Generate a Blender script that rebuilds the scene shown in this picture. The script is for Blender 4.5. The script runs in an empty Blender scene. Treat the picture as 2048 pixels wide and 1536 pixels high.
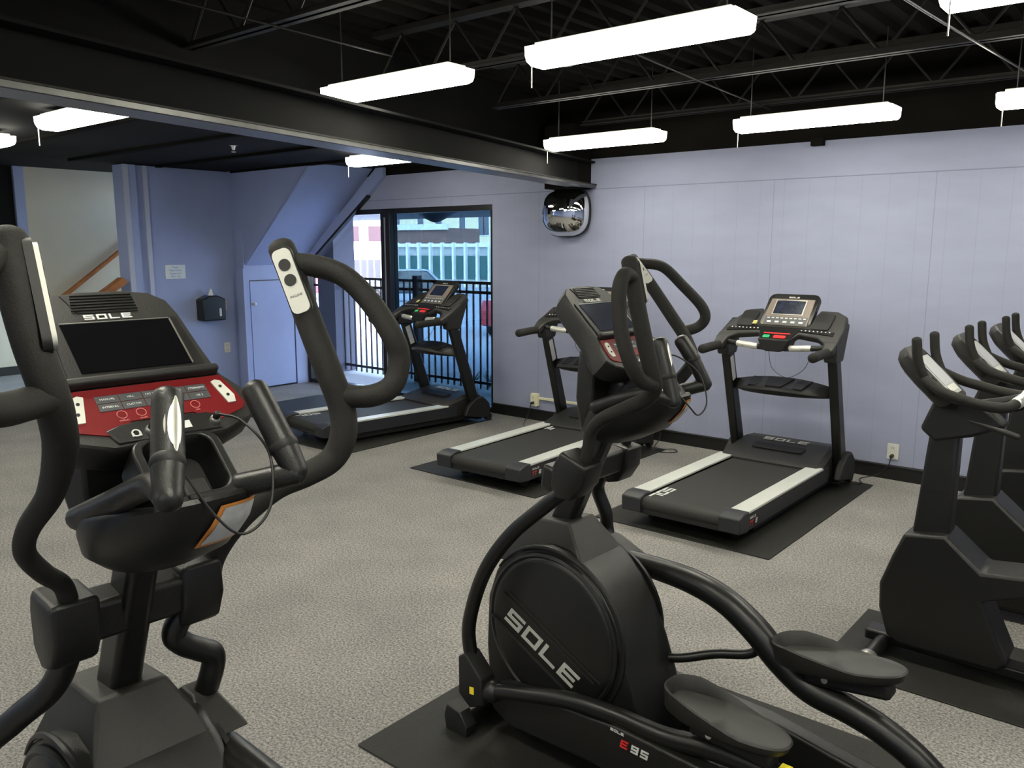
import bpy, bmesh, math, random
from mathutils import Vector, Matrix
random.seed(7)
S = bpy.context.scene
COL = S.collection
V = Vector
PI = math.pi

# ------------------------------------------------------------------ materials
def new_mat(name):
    m = bpy.data.materials.new(name); m.use_nodes = True
    nt = m.node_tree; b = nt.nodes['Principled BSDF']
    return m, nt, b

def mat(name, col, rough=0.5, metal=0.0, bump=0.0, bscale=60.0, var=0.0, vscale=8.0, spec=0.5, coat=0.0, emit=None, estr=0.0):
    m, nt, b = new_mat(name)
    b.inputs['Base Color'].default_value = (*col, 1)
    b.inputs['Roughness'].default_value = rough
    b.inputs['Metallic'].default_value = metal
    b.inputs['Specular IOR Level'].default_value = spec
    b.inputs['Coat Weight'].default_value = coat
    tc = nt.nodes.new('ShaderNodeTexCoord')
    if var > 0:
        n = nt.nodes.new('ShaderNodeTexNoise'); n.inputs['Scale'].default_value = vscale; n.inputs['Detail'].default_value = 4
        nt.links.new(tc.outputs['Object'], n.inputs['Vector'])
        r = nt.nodes.new('ShaderNodeValToRGB')
        r.color_ramp.elements[0].position = 0.3; r.color_ramp.elements[1].position = 0.7
        r.color_ramp.elements[0].color = (*[c * (1 - var) for c in col], 1)
        r.color_ramp.elements[1].color = (*[min(1, c * (1 + var)) for c in col], 1)
        nt.links.new(n.outputs['Fac'], r.inputs['Fac']); nt.links.new(r.outputs['Color'], b.inputs['Base Color'])
    if bump > 0:
        n = nt.nodes.new('ShaderNodeTexNoise'); n.inputs['Scale'].default_value = bscale; n.inputs['Detail'].default_value = 3
        nt.links.new(tc.outputs['Object'], n.inputs['Vector'])
        bp = nt.nodes.new('ShaderNodeBump'); bp.inputs['Strength'].default_value = bump; bp.inputs['Distance'].default_value = 0.002
        nt.links.new(n.outputs['Fac'], bp.inputs['Height']); nt.links.new(bp.outputs['Normal'], b.inputs['Normal'])
    if emit:
        b.inputs['Emission Color'].default_value = (*emit, 1); b.inputs['Emission Strength'].default_value = estr
    return m

def carpet_mat():
    m, nt, b = new_mat('speckled_carpet')
    b.inputs['Roughness'].default_value = 0.95; b.inputs['Specular IOR Level'].default_value = 0.15
    tc = nt.nodes.new('ShaderNodeTexCoord')
    n = nt.nodes.new('ShaderNodeTexNoise'); n.inputs['Scale'].default_value = 95; n.inputs['Detail'].default_value = 5; n.inputs['Roughness'].default_value = 0.75
    n2 = nt.nodes.new('ShaderNodeTexNoise'); n2.inputs['Scale'].default_value = 2.2; n2.inputs['Detail'].default_value = 5
    nt.links.new(tc.outputs['Object'], n.inputs['Vector']); nt.links.new(tc.outputs['Object'], n2.inputs['Vector'])
    r = nt.nodes.new('ShaderNodeValToRGB'); e = r.color_ramp.elements
    e[0].position = 0.36; e[0].color = (0.095, 0.093, 0.090, 1); e[1].position = 0.62; e[1].color = (0.395, 0.38, 0.37, 1)
    k = e.new(0.48); k.color = (0.222, 0.216, 0.207, 1)
    r2 = nt.nodes.new('ShaderNodeValToRGB'); r2.color_ramp.elements[0].position = .3; r2.color_ramp.elements[1].position = .7
    r2.color_ramp.elements[0].color = (0.84, 0.84, 0.84, 1); r2.color_ramp.elements[1].color = (1.08, 1.06, 1.04, 1)
    mx = nt.nodes.new('ShaderNodeMixRGB'); mx.blend_type = 'MULTIPLY'; mx.inputs['Fac'].default_value = 1
    nt.links.new(n.outputs['Fac'], r.inputs['Fac']); nt.links.new(n2.outputs['Fac'], r2.inputs['Fac'])
    nt.links.new(r.outputs['Color'], mx.inputs['Color1']); nt.links.new(r2.outputs['Color'], mx.inputs['Color2'])
    nt.links.new(mx.outputs['Color'], b.inputs['Base Color'])
    bp = nt.nodes.new('ShaderNodeBump'); bp.inputs['Strength'].default_value = 0.5; bp.inputs['Distance'].default_value = 0.006
    nt.links.new(n.outputs['Fac'], bp.inputs['Height']); nt.links.new(bp.outputs['Normal'], b.inputs['Normal'])
    return m

def panel_wall_mat(name, col, seam_z=None, groove=0.203, strength=0.25, axis='X'):
    """painted plywood panelling: fine vertical grooves below a horizontal seam"""
    m, nt, b = new_mat(name)
    b.inputs['Roughness'].default_value = 0.62; b.inputs['Specular IOR Level'].default_value = 0.3
    tc = nt.nodes.new('ShaderNodeTexCoord'); sp = nt.nodes.new('ShaderNodeSeparateXYZ')
    nt.links.new(tc.outputs['Object'], sp.inputs['Vector'])
    def math_(op, a, bb=None):
        k = nt.nodes.new('ShaderNodeMath'); k.operation = op
        for i, q in enumerate((a, bb)):
            if q is None: continue
            if isinstance(q, (int, float)): k.inputs[i].default_value = q
            else: nt.links.new(q, k.inputs[i])
        return k.outputs[0]
    ax = sp.outputs[axis]
    f = math_('FRACT', math_('DIVIDE', math_('ADD', ax, 50.0), groove))
    g1 = math_('LESS_THAN', f, 0.022)
    f2 = math_('FRACT', math_('DIVIDE', math_('ADD', ax, 50.37), 1.22))
    g2 = math_('LESS_THAN', f2, 0.0045)
    g = math_('MULTIPLY', g1, 0.16)
    g = math_('ADD', g, math_('MULTIPLY', g2, 0.4))
    if seam_z:
        below = math_('LESS_THAN', sp.outputs['Z'], seam_z)
        g = math_('MULTIPLY', g, below)
        d = math_('ABSOLUTE', math_('SUBTRACT', sp.outputs['Z'], seam_z))
        g = math_('ADD', g, math_('MULTIPLY', math_('LESS_THAN', d, 0.004), 0.55))
    n = nt.nodes.new('ShaderNodeTexNoise'); n.inputs['Scale'].default_value = 2.5; n.inputs['Detail'].default_value = 5
    mp = nt.nodes.new('ShaderNodeMapping'); mp.inputs['Scale'].default_value = (1, 1, 3)
    nt.links.new(tc.outputs['Object'], mp.inputs['Vector']); nt.links.new(mp.outputs['Vector'], n.inputs['Vector'])
    r = nt.nodes.new('ShaderNodeValToRGB'); r.color_ramp.elements[0].position = .25; r.color_ramp.elements[1].position = .75
    r.color_ramp.elements[0].color = (*[c * .95 for c in col], 1); r.color_ramp.elements[1].color = (*[min(1, c * 1.05) for c in col], 1)
    nt.links.new(n.outputs['Fac'], r.inputs['Fac'])
    mx = nt.nodes.new('ShaderNodeMixRGB'); mx.blend_type = 'MIX'
    mx.inputs['Color2'].default_value = (*[c * .35 for c in col], 1)
    nt.links.new(g, mx.inputs['Fac']); nt.links.new(r.outputs['Color'], mx.inputs['Color1'])
    nt.links.new(mx.outputs['Color'], b.inputs['Base Color'])
    return m

def glass_mat(name, tint, refl=0.06):
    m = bpy.data.materials.new(name); m.use_nodes = True; nt = m.node_tree
    for n in list(nt.nodes): nt.nodes.remove(n)
    o = nt.nodes.new('ShaderNodeOutputMaterial'); t = nt.nodes.new('ShaderNodeBsdfTransparent'); t.inputs['Color'].default_value = (*tint, 1)
    g = nt.nodes.new('ShaderNodeBsdfGlossy'); g.inputs['Roughness'].default_value = 0.01
    mx = nt.nodes.new('ShaderNodeMixShader'); mx.inputs['Fac'].default_value = refl
    nt.links.new(t.outputs[0], mx.inputs[1]); nt.links.new(g.outputs[0], mx.inputs[2]); nt.links.new(mx.outputs[0], o.inputs['Surface'])
    return m

WALLC = (0.295, 0.315, 0.43)
M_ = {}
M_['carpet'] = carpet_mat()
M_['wall'] = panel_wall_mat('painted_panel_wall', WALLC, seam_z=2.34)
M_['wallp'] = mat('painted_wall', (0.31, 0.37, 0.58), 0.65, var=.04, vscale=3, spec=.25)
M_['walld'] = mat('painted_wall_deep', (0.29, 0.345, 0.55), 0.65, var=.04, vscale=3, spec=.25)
M_['beige'] = mat('beige_wall', (0.52, 0.49, 0.39), 0.7, var=.04, vscale=2)
M_['ceil'] = mat('black_ceiling_paint', (0.007, 0.0065, 0.0055), 0.9, bump=.3, bscale=20, var=.25, vscale=3, spec=.08)
M_['ceil2'] = mat('black_ceiling_board', (0.005, 0.005, 0.005), 0.85, var=.3, vscale=2, spec=.2)
M_['joist'] = mat('black_joist_paint', (0.013, 0.012, 0.010), 0.55, var=.2, vscale=5, spec=.25)
M_['base'] = mat('black_baseboard', (0.006, 0.006, 0.006), 0.4)
M_['trimw'] = mat('pale_blue_trim', (0.42, 0.46, 0.58), 0.5)
M_['beamu'] = mat('blue_grey_beam_paint', (0.14, 0.16, 0.21), 0.4, var=.08, vscale=3)
M_['beamm'] = mat('dull_galvanised_steel', (0.10, 0.10, 0.095), 0.32, 0.6, var=.2, vscale=6)
M_['wood'] = mat('orange_brown_wood', (0.32, 0.12, 0.03), 0.45, var=.25, vscale=12)
M_['frame'] = mat('bronze_window_frame', (0.012, 0.011, 0.012), 0.35, 0.3)
M_['mat'] = mat('black_rubber_mat', (0.015, 0.015, 0.0125), 0.6, bump=.6, bscale=220, var=.12, vscale=40, spec=.35)
M_['plas'] = mat('charcoal_plastic', (0.0080, 0.0080, 0.0074), 0.42, bump=.25, bscale=300, var=.08, vscale=30, spec=.5)
M_['plast'] = mat('grey_charcoal_plastic', (0.017, 0.0165, 0.0148), 0.5, bump=.25, bscale=300, var=.06, vscale=20)
M_['gloss'] = mat('glossy_black_plastic', (0.006, 0.006, 0.006), 0.3, spec=.5)
M_['tube'] = mat('satin_black_tube', (0.0065, 0.0065, 0.006), 0.36, var=.1, vscale=20)
M_['foam'] = mat('foam_grip', (0.0165, 0.0158, 0.0140), 0.72, bump=.5, bscale=350, var=.1, vscale=30, spec=.3)
M_['rub'] = mat('black_rubber', (0.0045, 0.0045, 0.0045), 0.6)
M_['belt'] = mat('running_belt', (0.017, 0.0165, 0.014), 0.6, bump=.5, bscale=500, var=.1, vscale=20)
M_['rail'] = mat('pale_side_rail', (0.52, 0.53, 0.50), 0.4, 0.0, var=.04, vscale=4)
M_['slate'] = mat('slate_end_cap', (0.016, 0.017, 0.021), 0.45)
M_['red'] = mat('red_panel', (0.16, 0.009, 0.011), 0.35, var=.06, vscale=10)
M_['redb'] = mat('red_button', (0.65, 0.03, 0.03), 0.35)
M_['greenb'] = mat('green_button', (0.03, 0.38, 0.14), 0.35)
M_['keyg'] = mat('key_grey', (0.06, 0.065, 0.07), 0.45)
M_['white'] = mat('white_plastic', (0.60, 0.60, 0.54), 0.4)
M_['print'] = mat('white_print', (0.62, 0.62, 0.60), 0.5)
M_['printg'] = mat('grey_print', (0.42, 0.42, 0.38), 0.45)
M_['pinkp'] = mat('pale_red_print', (0.60, 0.20, 0.19), 0.5)
M_['screen'] = mat('dark_screen', (0.004, 0.004, 0.005), 0.12)
M_['lcd'] = mat('blue_black_screen', (0.010, 0.014, 0.030), 0.25, var=.5, vscale=25)
M_['chrome'] = mat('brushed_steel', (0.80, 0.79, 0.72), 0.36, 0.75)
M_['mirror'] = mat('mirror', (0.92, 0.92, 0.90), 0.02, 1.0)
M_['sil'] = mat('silver_trim', (0.5, 0.5, 0.46), 0.3, .8)
M_['disp'] = mat('pale_display', (0.42, 0.43, 0.44), 0.35)
M_['ivory'] = mat('ivory_plastic', (0.78, 0.76, 0.55), 0.45)
M_['yel'] = mat('yellow_sticker', (0.85, 0.70, 0.03), 0.5)
M_['tagy'] = mat('pale_yellow_tag', (0.42, 0.38, 0.13), 0.6)
M_['orange'] = mat('orange_border', (0.60, 0.24, 0.05), 0.5)
M_['labelg'] = mat('grey_label', (0.42, 0.43, 0.43), 0.5, var=.1, vscale=60)
M_['signw'] = mat('laminated_white_sign', (0.62, 0.66, 0.66), 0.3)
M_['blueink'] = mat('blue_ink', (0.16, 0.24, 0.48), 0.5)
M_['lens'] = mat('fluorescent_lens', (0.9, 0.9, 0.85), 0.4, emit=(1.0, 0.97, 0.82), estr=21.0)
M_['lensend'] = mat('glowing_end_cap', (.8, .8, .75), .4, emit=(1.0, .97, .85), estr=4.5)
M_['asph'] = mat('pale_parking_lot', (0.42, 0.44, 0.46), 0.9, var=.12, vscale=.25)
M_['conc'] = mat('outside_concrete', (0.55, 0.56, 0.55), 0.9, var=.08, vscale=2)
M_['brick'] = mat('brown_brick', (0.22, 0.13, 0.11), 0.9, var=.15, vscale=1)
M_['brickp'] = mat('pink_brick', (0.060, 0.036, 0.042), 0.9, var=.1, vscale=1)
M_['cream'] = mat('cream_stucco', (0.74, 0.68, 0.46), 0.9)
M_['bwhite'] = mat('white_facade', (0.80, 0.81, 0.80), 0.8)
M_['bgrey'] = mat('grey_facade', (0.44, 0.47, 0.48), 0.8)
M_['gwin'] = mat('teal_window', (0.04, 0.13, 0.13), 0.2)
M_['gwin2'] = mat('pale_shop_window', (0.028, 0.034, 0.042), .4)
M_['dwin'] = mat('dark_window', (0.07, 0.09, 0.13), 0.2)
M_['carg'] = mat('dark_car_paint', (0.03, 0.045, 0.06), 0.25, coat=.5)
M_['carr'] = mat('red_car_paint', (0.45, 0.03, 0.04), 0.25, coat=.5)
M_['colo'] = mat('painted_column', (.085, .09, .13), .7)
M_['canopy'] = mat('canopy_soffit', (0.30, 0.29, 0.28), 0.8)
M_['leaf'] = mat('dull_green_leaf', (0.09, 0.13, 0.05), 0.8, var=.3, vscale=10)
M_['glassr'] = glass_mat('blue_tinted_glass', (0.17, 0.225, 0.265), .05)
M_['glassl'] = glass_mat('clear_glass', (0.64, 0.64, 0.67), .04)

# ------------------------------------------------------------------ mesh builder
def catmull(pts, per=8):
    P = [V(p) for p in pts]
    if len(P) < 3: return [P[0].lerp(P[-1], i / per) for i in range(per + 1)]
    Q = [P[0] * 2 - P[1]] + P + [P[-1] * 2 - P[-2]]
    out = []
    for i in range(1, len(Q) - 2):
        a, b, c, d = Q[i - 1], Q[i], Q[i + 1], Q[i + 2]
        for k in range(per):
            t = k / per
            out.append(.5 * ((2 * b) + (c - a) * t + (2 * a - 5 * b + 4 * c - d) * t * t + (3 * b - a - 3 * c + d) * t ** 3))
    out.append(P[-1])
    return out

def rrect(w, h, r, n=5, cx=0, cy=0):
    o = []
    for (sx, sy, a0) in ((1, 1, 0), (-1, 1, 90), (-1, -1, 180), (1, -1, 270)):
        for i in range(n + 1):
            a = math.radians(a0 + 90 * i / n)
            o.append((cx + sx * (w / 2 - r) + r * math.cos(a), cy + sy * (h / 2 - r) + r * math.sin(a)))
    return o

def ngon(r, n=24, cx=0, cy=0, ry=None):
    ry = ry or r
    return [(cx + r * math.cos(2 * PI * i / n), cy + ry * math.sin(2 * PI * i / n)) for i in range(n)]

class MB:
    def __init__(s, M=None): s.v = []; s.f = []; s.M = M or Matrix(); s.mi = []; s.cur = 0
    def add(s, vs, fs):
        b = len(s.v); s.v += [s.M @ V(p) for p in vs]
        for f in fs: s.f.append([b + i for i in f]); s.mi.append(s.cur)
        return s
    def box(s, x0, x1, y0, y1, z0, z1):
        s.add([(x0, y0, z0), (x1, y0, z0), (x1, y1, z0), (x0, y1, z0), (x0, y0, z1), (x1, y0, z1), (x1, y1, z1), (x0, y1, z1)],
              [(0, 3, 2, 1), (4, 5, 6, 7), (0, 1, 5, 4), (1, 2, 6, 5), (2, 3, 7, 6), (3, 0, 4, 7)]); return s
    def hexa(s, p):
        s.add(p, [(0, 3, 2, 1), (4, 5, 6, 7), (0, 1, 5, 4), (1, 2, 6, 5), (2, 3, 7, 6), (3, 0, 4, 7)]); return s
    def prism(s, poly, z0, z1, plane='xy', inset=0, insz=0):
        """extrude a polygon; plane says which axes the polygon uses; inset shrinks both end caps"""
        def mk(p, z):
            if plane == 'xy': return (p[0], p[1], z)
            if plane == 'xz': return (p[0], z, p[1])
            return (z, p[0], p[1])
        n = len(poly); cx = sum(p[0] for p in poly) / n; cy = sum(p[1] for p in poly) / n
        rings = []
        def shr(d): return [(cx + (p[0] - cx) * (1 - d), cy + (p[1] - cy) * (1 - d)) for p in poly]
        if inset:
            rings = [(shr(inset), z0), (shr(inset * .3), z0 + insz * .35), (poly, z0 + insz), (poly, z1 - insz), (shr(inset * .3), z1 - insz * .35), (shr(inset), z1)]
        else: rings = [(poly, z0), (poly, z1)]
        s.rings([[mk(p, z) for p in r] for r, z in rings]); return s
    def rings(s, R, cap=True, closed=False):
        n = len(R[0]); vs = [p for r in R for p in r]; fs = []
        m = len(R)
        for i in range(m if closed else m - 1):
            a = i * n; b = ((i + 1) % m) * n
            for j in range(n): fs.append((a + j, a + (j + 1) % n, b + (j + 1) % n, b + j))
        if cap and not closed: fs.append(tuple(range(n - 1, -1, -1))); fs.append(tuple(range((m - 1) * n, m * n)))
        s.add(vs, fs); return s
    def tube(s, pts, r, per=8, n=14, raw=False, flat=1.0, cap=True, up=None, sq=0):
        P = [V(p) for p in pts] if raw else catmull(pts, per)
        m = len(P)
        rr = r if isinstance(r, (list, tuple)) else [r] * 2
        def rad(i):
            t = i / (m - 1) * (len(rr) - 1); k = min(int(t), len(rr) - 2); return rr[k] + (rr[k + 1] - rr[k]) * (t - k)
        T = [(P[min(i + 1, m - 1)] - P[max(i - 1, 0)]).normalized() for i in range(m)]
        u = V(up) if up else V((0, 0, 1))
        if abs(T[0].dot(u)) > .95: u = V((1, 0, 0))
        N = (u - T[0] * u.dot(T[0])).normalized(); R = []
        def ring(c, t, nn, q):
            b = t.cross(nn); o = []
            for k in range(n):
                a = 2 * PI * k / n; ca, sa = math.cos(a), math.sin(a)
                if sq: ca = math.copysign(abs(ca) ** sq, ca); sa = math.copysign(abs(sa) ** sq, sa)
                o.append(tuple(c + nn * (ca * q) + b * (sa * q * flat)))
            return o
        fr = []
        for i in range(m):
            N = (N - T[i] * N.dot(T[i])).normalized(); fr.append(N.copy())
        if cap:
            for a in (80, 55, 28): R.append(ring(P[0] - T[0] * rad(0) * math.sin(math.radians(a)) * .7, T[0], fr[0], rad(0) * math.cos(math.radians(a))))
        for i in range(m): R.append(ring(P[i], T[i], fr[i], rad(i)))
        if cap:
            for a in (28, 55, 80): R.append(ring(P[-1] + T[-1] * rad(m - 1) * math.sin(math.radians(a)) * .7, T[-1], fr[-1], rad(m - 1) * math.cos(math.radians(a))))
        s.rings(R); return s
    def lathe(s, prof, c=(0, 0, 0), axis='z', n=24):
        R = []
        for (r, h) in prof:
            o = []
            for k in range(n):
                a = 2 * PI * k / n; x, y = r * math.cos(a), r * math.sin(a)
                o.append({'z': (c[0] + x, c[1] + y, c[2] + h), 'y': (c[0] + x, c[1] + h, c[2] + y), 'x': (c[0] + h, c[1] + x, c[2] + y)}[axis])
            R.append(o)
        s.rings(R); return s
    def ring_frame(s, outer, inner, z0, z1):
        n = len(outer)
        R = [[(p[0], p[1], z0) for p in outer], [(p[0], p[1], z1) for p in outer], [(p[0], p[1], z1) for p in inner], [(p[0], p[1], z0) for p in inner]]
        s.rings(R, closed=True); return s
    def build(s, name, m, parent=None, bevel=0, seg=2, sharp=38, smooth=True):
        me = bpy.data.meshes.new(name); me.from_pydata([tuple(p) for p in s.v], [], s.f)
        ms = m if isinstance(m, (list, tuple)) else [m]
        for q in ms: me.materials.append(M_[q] if isinstance(q, str) else q)
        if len(ms) > 1:
            for p, i in zip(me.polygons, s.mi): p.material_index = i
        bm = bmesh.new(); bm.from_mesh(me); bmesh.ops.recalc_face_normals(bm, faces=bm.faces); bm.to_mesh(me); bm.free()
        if smooth:
            for p in me.polygons: p.use_smooth = True
            me.set_sharp_from_angle(angle=math.radians(sharp))
        o = bpy.data.objects.new(name, me); COL.objects.link(o)
        if parent: o.parent = parent
        if bevel:
            b = o.modifiers.new('bevel', 'BEVEL'); b.width = bevel; b.segments = seg; b.limit_method = 'ANGLE'; b.angle_limit = math.radians(40)
            b.harden_normals = False
        return o

def thing(name, label, cat, loc=(0, 0, 0), yaw=0, group=None, k=1.0):
    o = bpy.data.objects.new(name, None); COL.objects.link(o); o.empty_display_size = .1
    o.location = loc; o.rotation_euler = (0, 0, math.radians(yaw)); o.scale = (k, k, k)
    o['label'] = label; o['category'] = cat
    if group: o['group'] = group
    return o
def tag(o, label, cat, group=None):
    o['label'] = label; o['category'] = cat
    if group: o['group'] = group
    return o
def struct(o): o['kind'] = 'structure'; return o
def copy_tree(o, parent=None):
    c = o.copy(); COL.objects.link(c); c.parent = parent
    for ch in list(o.children): copy_tree(ch, c)
    return c
def frame(o, x, y, z=None):
    x = V(x).normalized(); y = V(y).normalized(); z = V(z).normalized() if z else x.cross(y)
    M = Matrix(((x[0], y[0], z[0], o[0]), (x[1], y[1], z[1], o[1]), (x[2], y[2], z[2], o[2]), (0, 0, 0, 1)))
    return M

# block letters as on the machines (wide, square)
GL = {'S': [(0, 1, .8, 1), (0, 1, .4, .6), (0, 1, 0, .2), (0, .2, .5, .9), (.8, 1, .1, .5)],
      'O': [(0, 1, .8, 1), (0, 1, 0, .2), (0, .2, .1, .9), (.8, 1, .1, .9)],
      'L': [(0, .2, 0, 1), (0, 1, 0, .2)],
      'E': [(0, .2, 0, 1), (0, 1, .8, 1), (0, .9, .4, .6), (0, 1, 0, .2)],
      'T': [(.4, .6, 0, 1), (0, 1, .8, 1)],
      '8': [(0, 1, .8, 1), (0, 1, .4, .6), (0, 1, 0, .2), (0, .25, .1, .9), (.75, 1, .1, .9)],
      '9': [(0, 1, .8, 1), (0, 1, .4, .6), (0, 1, 0, .2), (0, .25, .5, .9), (.75, 1, .1, .9)],
      '5': [(0, 1, .8, 1), (0, 1, .4, .6), (0, 1, 0, .2), (0, .25, .5, .9), (.75, 1, .1, .5)]}
def block_text(mb, word, h, w=1.25, gap=.28, th=.001, x0=None, slant=0):
    cw = h * w; tot = len(word) * cw + (len(word) - 1) * h * gap
    x = -tot / 2 if x0 is None else x0
    for i, ch in enumerate(word):
        for k, (a, b, c, d) in enumerate(GL[ch]):
            y0, y1 = (c - .5) * h, (d - .5) * h; e = th + k * th * .04
            mb.hexa([(x + a * cw + slant * y0, y0, 0), (x + b * cw + slant * y0, y0, 0), (x + b * cw + slant * y1, y1, 0), (x + a * cw + slant * y1, y1, 0),
                     (x + a * cw + slant * y0, y0, e), (x + b * cw + slant * y0, y0, e), (x + b * cw + slant * y1, y1, e), (x + a * cw + slant * y1, y1, e)])
        x += cw + h * gap
    return mb
FONTC = {}
def font_mb(mb, text, size, x, y, align='CENTER', th=.0006, sx=1.0):
    c = bpy.data.curves.new('t', 'FONT'); c.body = text; c.size = size; c.align_x = align; c.align_y = 'CENTER'; c.extrude = th / 2; c.resolution_u = 2
    o = bpy.data.objects.new('t', c); COL.objects.link(o)
    dg = bpy.context.evaluated_depsgraph_get(); me = bpy.data.meshes.new_from_object(o.evaluated_get(dg))
    mb.add([(x + v.co[0] * sx, y + v.co[1], v.co[2] + th / 2) for v in me.vertices], [tuple(p.vertices) for p in me.polygons])
    bpy.data.objects.remove(o); bpy.data.curves.remove(c); bpy.data.meshes.remove(me)
    return mb

# ------------------------------------------------------------------ room shell
WY = 6.74
HW = 2.62
# floor
struct(MB().box(-13.2, 3.4, -3.2, WY + .12, -.12, 0).build('floor', 'carpet', smooth=False))
# right wall (with the window opening) : solid part, header part and strip above
WX0, WX1 = -9.13, -5.85
WT = 2.24
mb = MB()
mb.box(WX1, 3.4, WY, WY + .14, 0, HW)
mb.box(-9.4, WX1, WY, WY + .14, WT, HW)
struct(mb.build('wall_right', 'wall', smooth=False))
struct(MB().box(-9.4, 3.4, WY + .02, WY + .14, HW, 3.45).build('wall_right', 'ceil', smooth=False))
mb = MB(); mb.box(WX1, 3.3, WY - .022, WY, 0, .115); mb.box(WX1 + .0, 3.3, WY - .028, WY, .098, .115)
struct(mb.build('baseboard_right', 'base', bevel=.004))
# window_1 : frame, mullion, panes, sill
w = bpy.data.objects.new('window_1', None); COL.objects.link(w); struct(w); w.location = (0, WY, 0)
mb = MB()
mb.box(WX0, WX0 + .06, -.01, .09, 0, WT); mb.box(WX1 - .045, WX1, .02, .12, 0, WT)
mb.box(WX0, WX1, .0, .1, WT - .06, WT); mb.box(WX0, WX1, .0, .1, 0, .055)
mb.build('window_frame', 'frame', w, bevel=.004)
MB().box(-7.60, -7.44, -.02, .11, .02, WT - .03).build('mullion', 'frame', w, bevel=.006)
MB().box(-7.53, -7.51, -.026, -.02, .1, WT - .1).build('mullion_bead', 'sil', w)
MB().box(-7.44, WX1 - .045, .045, .055, .055, WT - .06).build('window_pane', 'glassr', w, smooth=False)
MB().box(WX0 + .06, -7.60, .045, .055, .055, WT - .06).build('window_pane', 'glassl', w, smooth=False)

# understair closet wall, stair side wall, sloping soffit
struct(MB().box(-9.27, -9.13, 5.83, 6.74, 1.385, 2.0).build('wall_far', 'wallp', smooth=False))
struct(MB().box(-9.27, -9.13, 5.83, 5.90, 0, 1.385).build('wall_far', 'wallp', smooth=False))
struct(MB().box(-9.27, -9.13, 6.56, 6.74, 0, 1.385).build('wall_far', 'wallp', smooth=False))
d = bpy.data.objects.new('door_1', None); COL.objects.link(d); struct(d); d.location = (-9.15, 0, 0)
MB().box(-.03, .012, 5.915, 6.545, .02, 1.372).build('door_panel', 'wallp', d, bevel=.004)
MB().lathe([(.004, 0), (.012, .004), (.012, .02), (.020, .03), (.022, .045), (.012, .055), (.002, .057)], (.012, 5.95, 1.09), 'x', 16).build('door_knob', 'white', d)
mb = MB(); mb.box(-.012, .0, 5.90, 6.56, 1.372, 1.385); mb.box(-.012, 0, 5.90, 5.914, 0, 1.385); mb.box(-.012, .0, 6.546, 6.56, 0, 1.385); mb.box(-.012, .0, 5.9, 6.56, .0, .02)
mb.build('door_gap', 'frame', d)
struct(MB().box(-9.25, -9.1, 5.80, 5.83, 0, 1.53).build('trim_1', 'wallp', smooth=False))
# stair side wall above the soffit edge (x,z outline) in plane Y=5.83
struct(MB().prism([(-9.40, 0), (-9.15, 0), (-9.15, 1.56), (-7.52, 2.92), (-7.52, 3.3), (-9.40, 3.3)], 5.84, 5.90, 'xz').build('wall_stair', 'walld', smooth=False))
# sloping soffit slab, one metre wide
s0, s1 = (-9.20, 1.51), (-7.30, 3.06)
struct(MB().prism([s0, s1, (s1[0], s1[1] + .12), (s0[0], s0[1] + .12)], 5.86, WY, 'xz').build('ceiling_stair', 'wallp', smooth=False))
mb = MB(); mb.prism([(-9.15, 1.47), (-7.94, 2.27), (-7.94, 2.40), (-9.15, 1.56)], WY - .035, WY + .0, 'xz')
# visible trim where the soffit meets the window wall
struct(MB().prism([(-9.13, 1.50), (-7.86, 2.35), (-7.5, 2.60), (-7.5, 2.80), (-9.13, 1.60)], WY - .05, WY - .001, 'xz').build('trim_2', 'wallp', smooth=False))
struct(MB().prism([(-9.13, 1.46), (-7.90, 2.30), (-7.78, 2.38), (-7.78, 2.415), (-9.13, 1.50)], WY - .052, WY - .001, 'xz').build('trim_3', 'frame', smooth=False))
# panel filling the window corner above the soffit line, outside face
# sign wall
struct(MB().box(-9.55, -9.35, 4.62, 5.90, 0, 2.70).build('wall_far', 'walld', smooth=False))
struct(MB().box(-9.55, -9.30, 4.50, 4.64, 0, 2.70).build('wall_far', 'wallp', smooth=False))
struct(MB().box(-9.352, -9.325, 4.735, 4.785, 0, 2.699).build('trim_4', 'trimw', smooth=False))
struct(MB().box(-9.31, -9.288, 4.495, 4.55, 0, 2.699).build('trim_5', 'trimw', smooth=False))
# stairwell beyond
struct(MB().box(-10.75, -10.6, 3.965, 7.5, 0, 3.0).build('wall_back', 'beige', smooth=False))
struct(MB().box(-10.75, -10.6, 3.86, 3.965, 0, 3.0).build('wall_back', 'wallp', smooth=False))
struct(MB().box(-13.05, -12.9, -3, 6.0, 0, 3.3).build('wall_back', 'beige', smooth=False))
struct(MB().box(-12.9, -12.86, -3, 5.9, 0, .12).build('baseboard_back', 'base', smooth=False))
struct(MB().box(-12.9, -10.62, 2.2, 3.84, 1.95, 3.2).build('ceiling_soffit', 'ceil2', smooth=False))
struct(MB().prism([(4.0, .72), (6.2, 2.1), (6.2, 0), (4.0, 0)], -9.75, -9.62, 'yz').build('wall_stair', 'beige', smooth=False))
# handrails
o = MB(); o.prism([(4.2, 1.13), (5.75, 2.28), (5.75, 2.33), (4.2, 1.19)], -10.57, -10.52, 'yz')
o.build('stair_handrail', 'wood', bevel=.006)
tag(bpy.data.objects['stair_handrail'], 'thin brown wooden handrail rising along the beige stairwell wall', 'handrail')
o = MB().prism([(3.95, .93), (4.62, 1.385), (4.56, 1.44), (3.9, 1.0)], -9.42, -9.30, 'yz').build('stair_rail_cap', 'wood', bevel=.006)
o.location = (.02, -.16, .02)
tag(o, 'short orange wooden cap rail ending at the blue wall corner', 'handrail')
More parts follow.
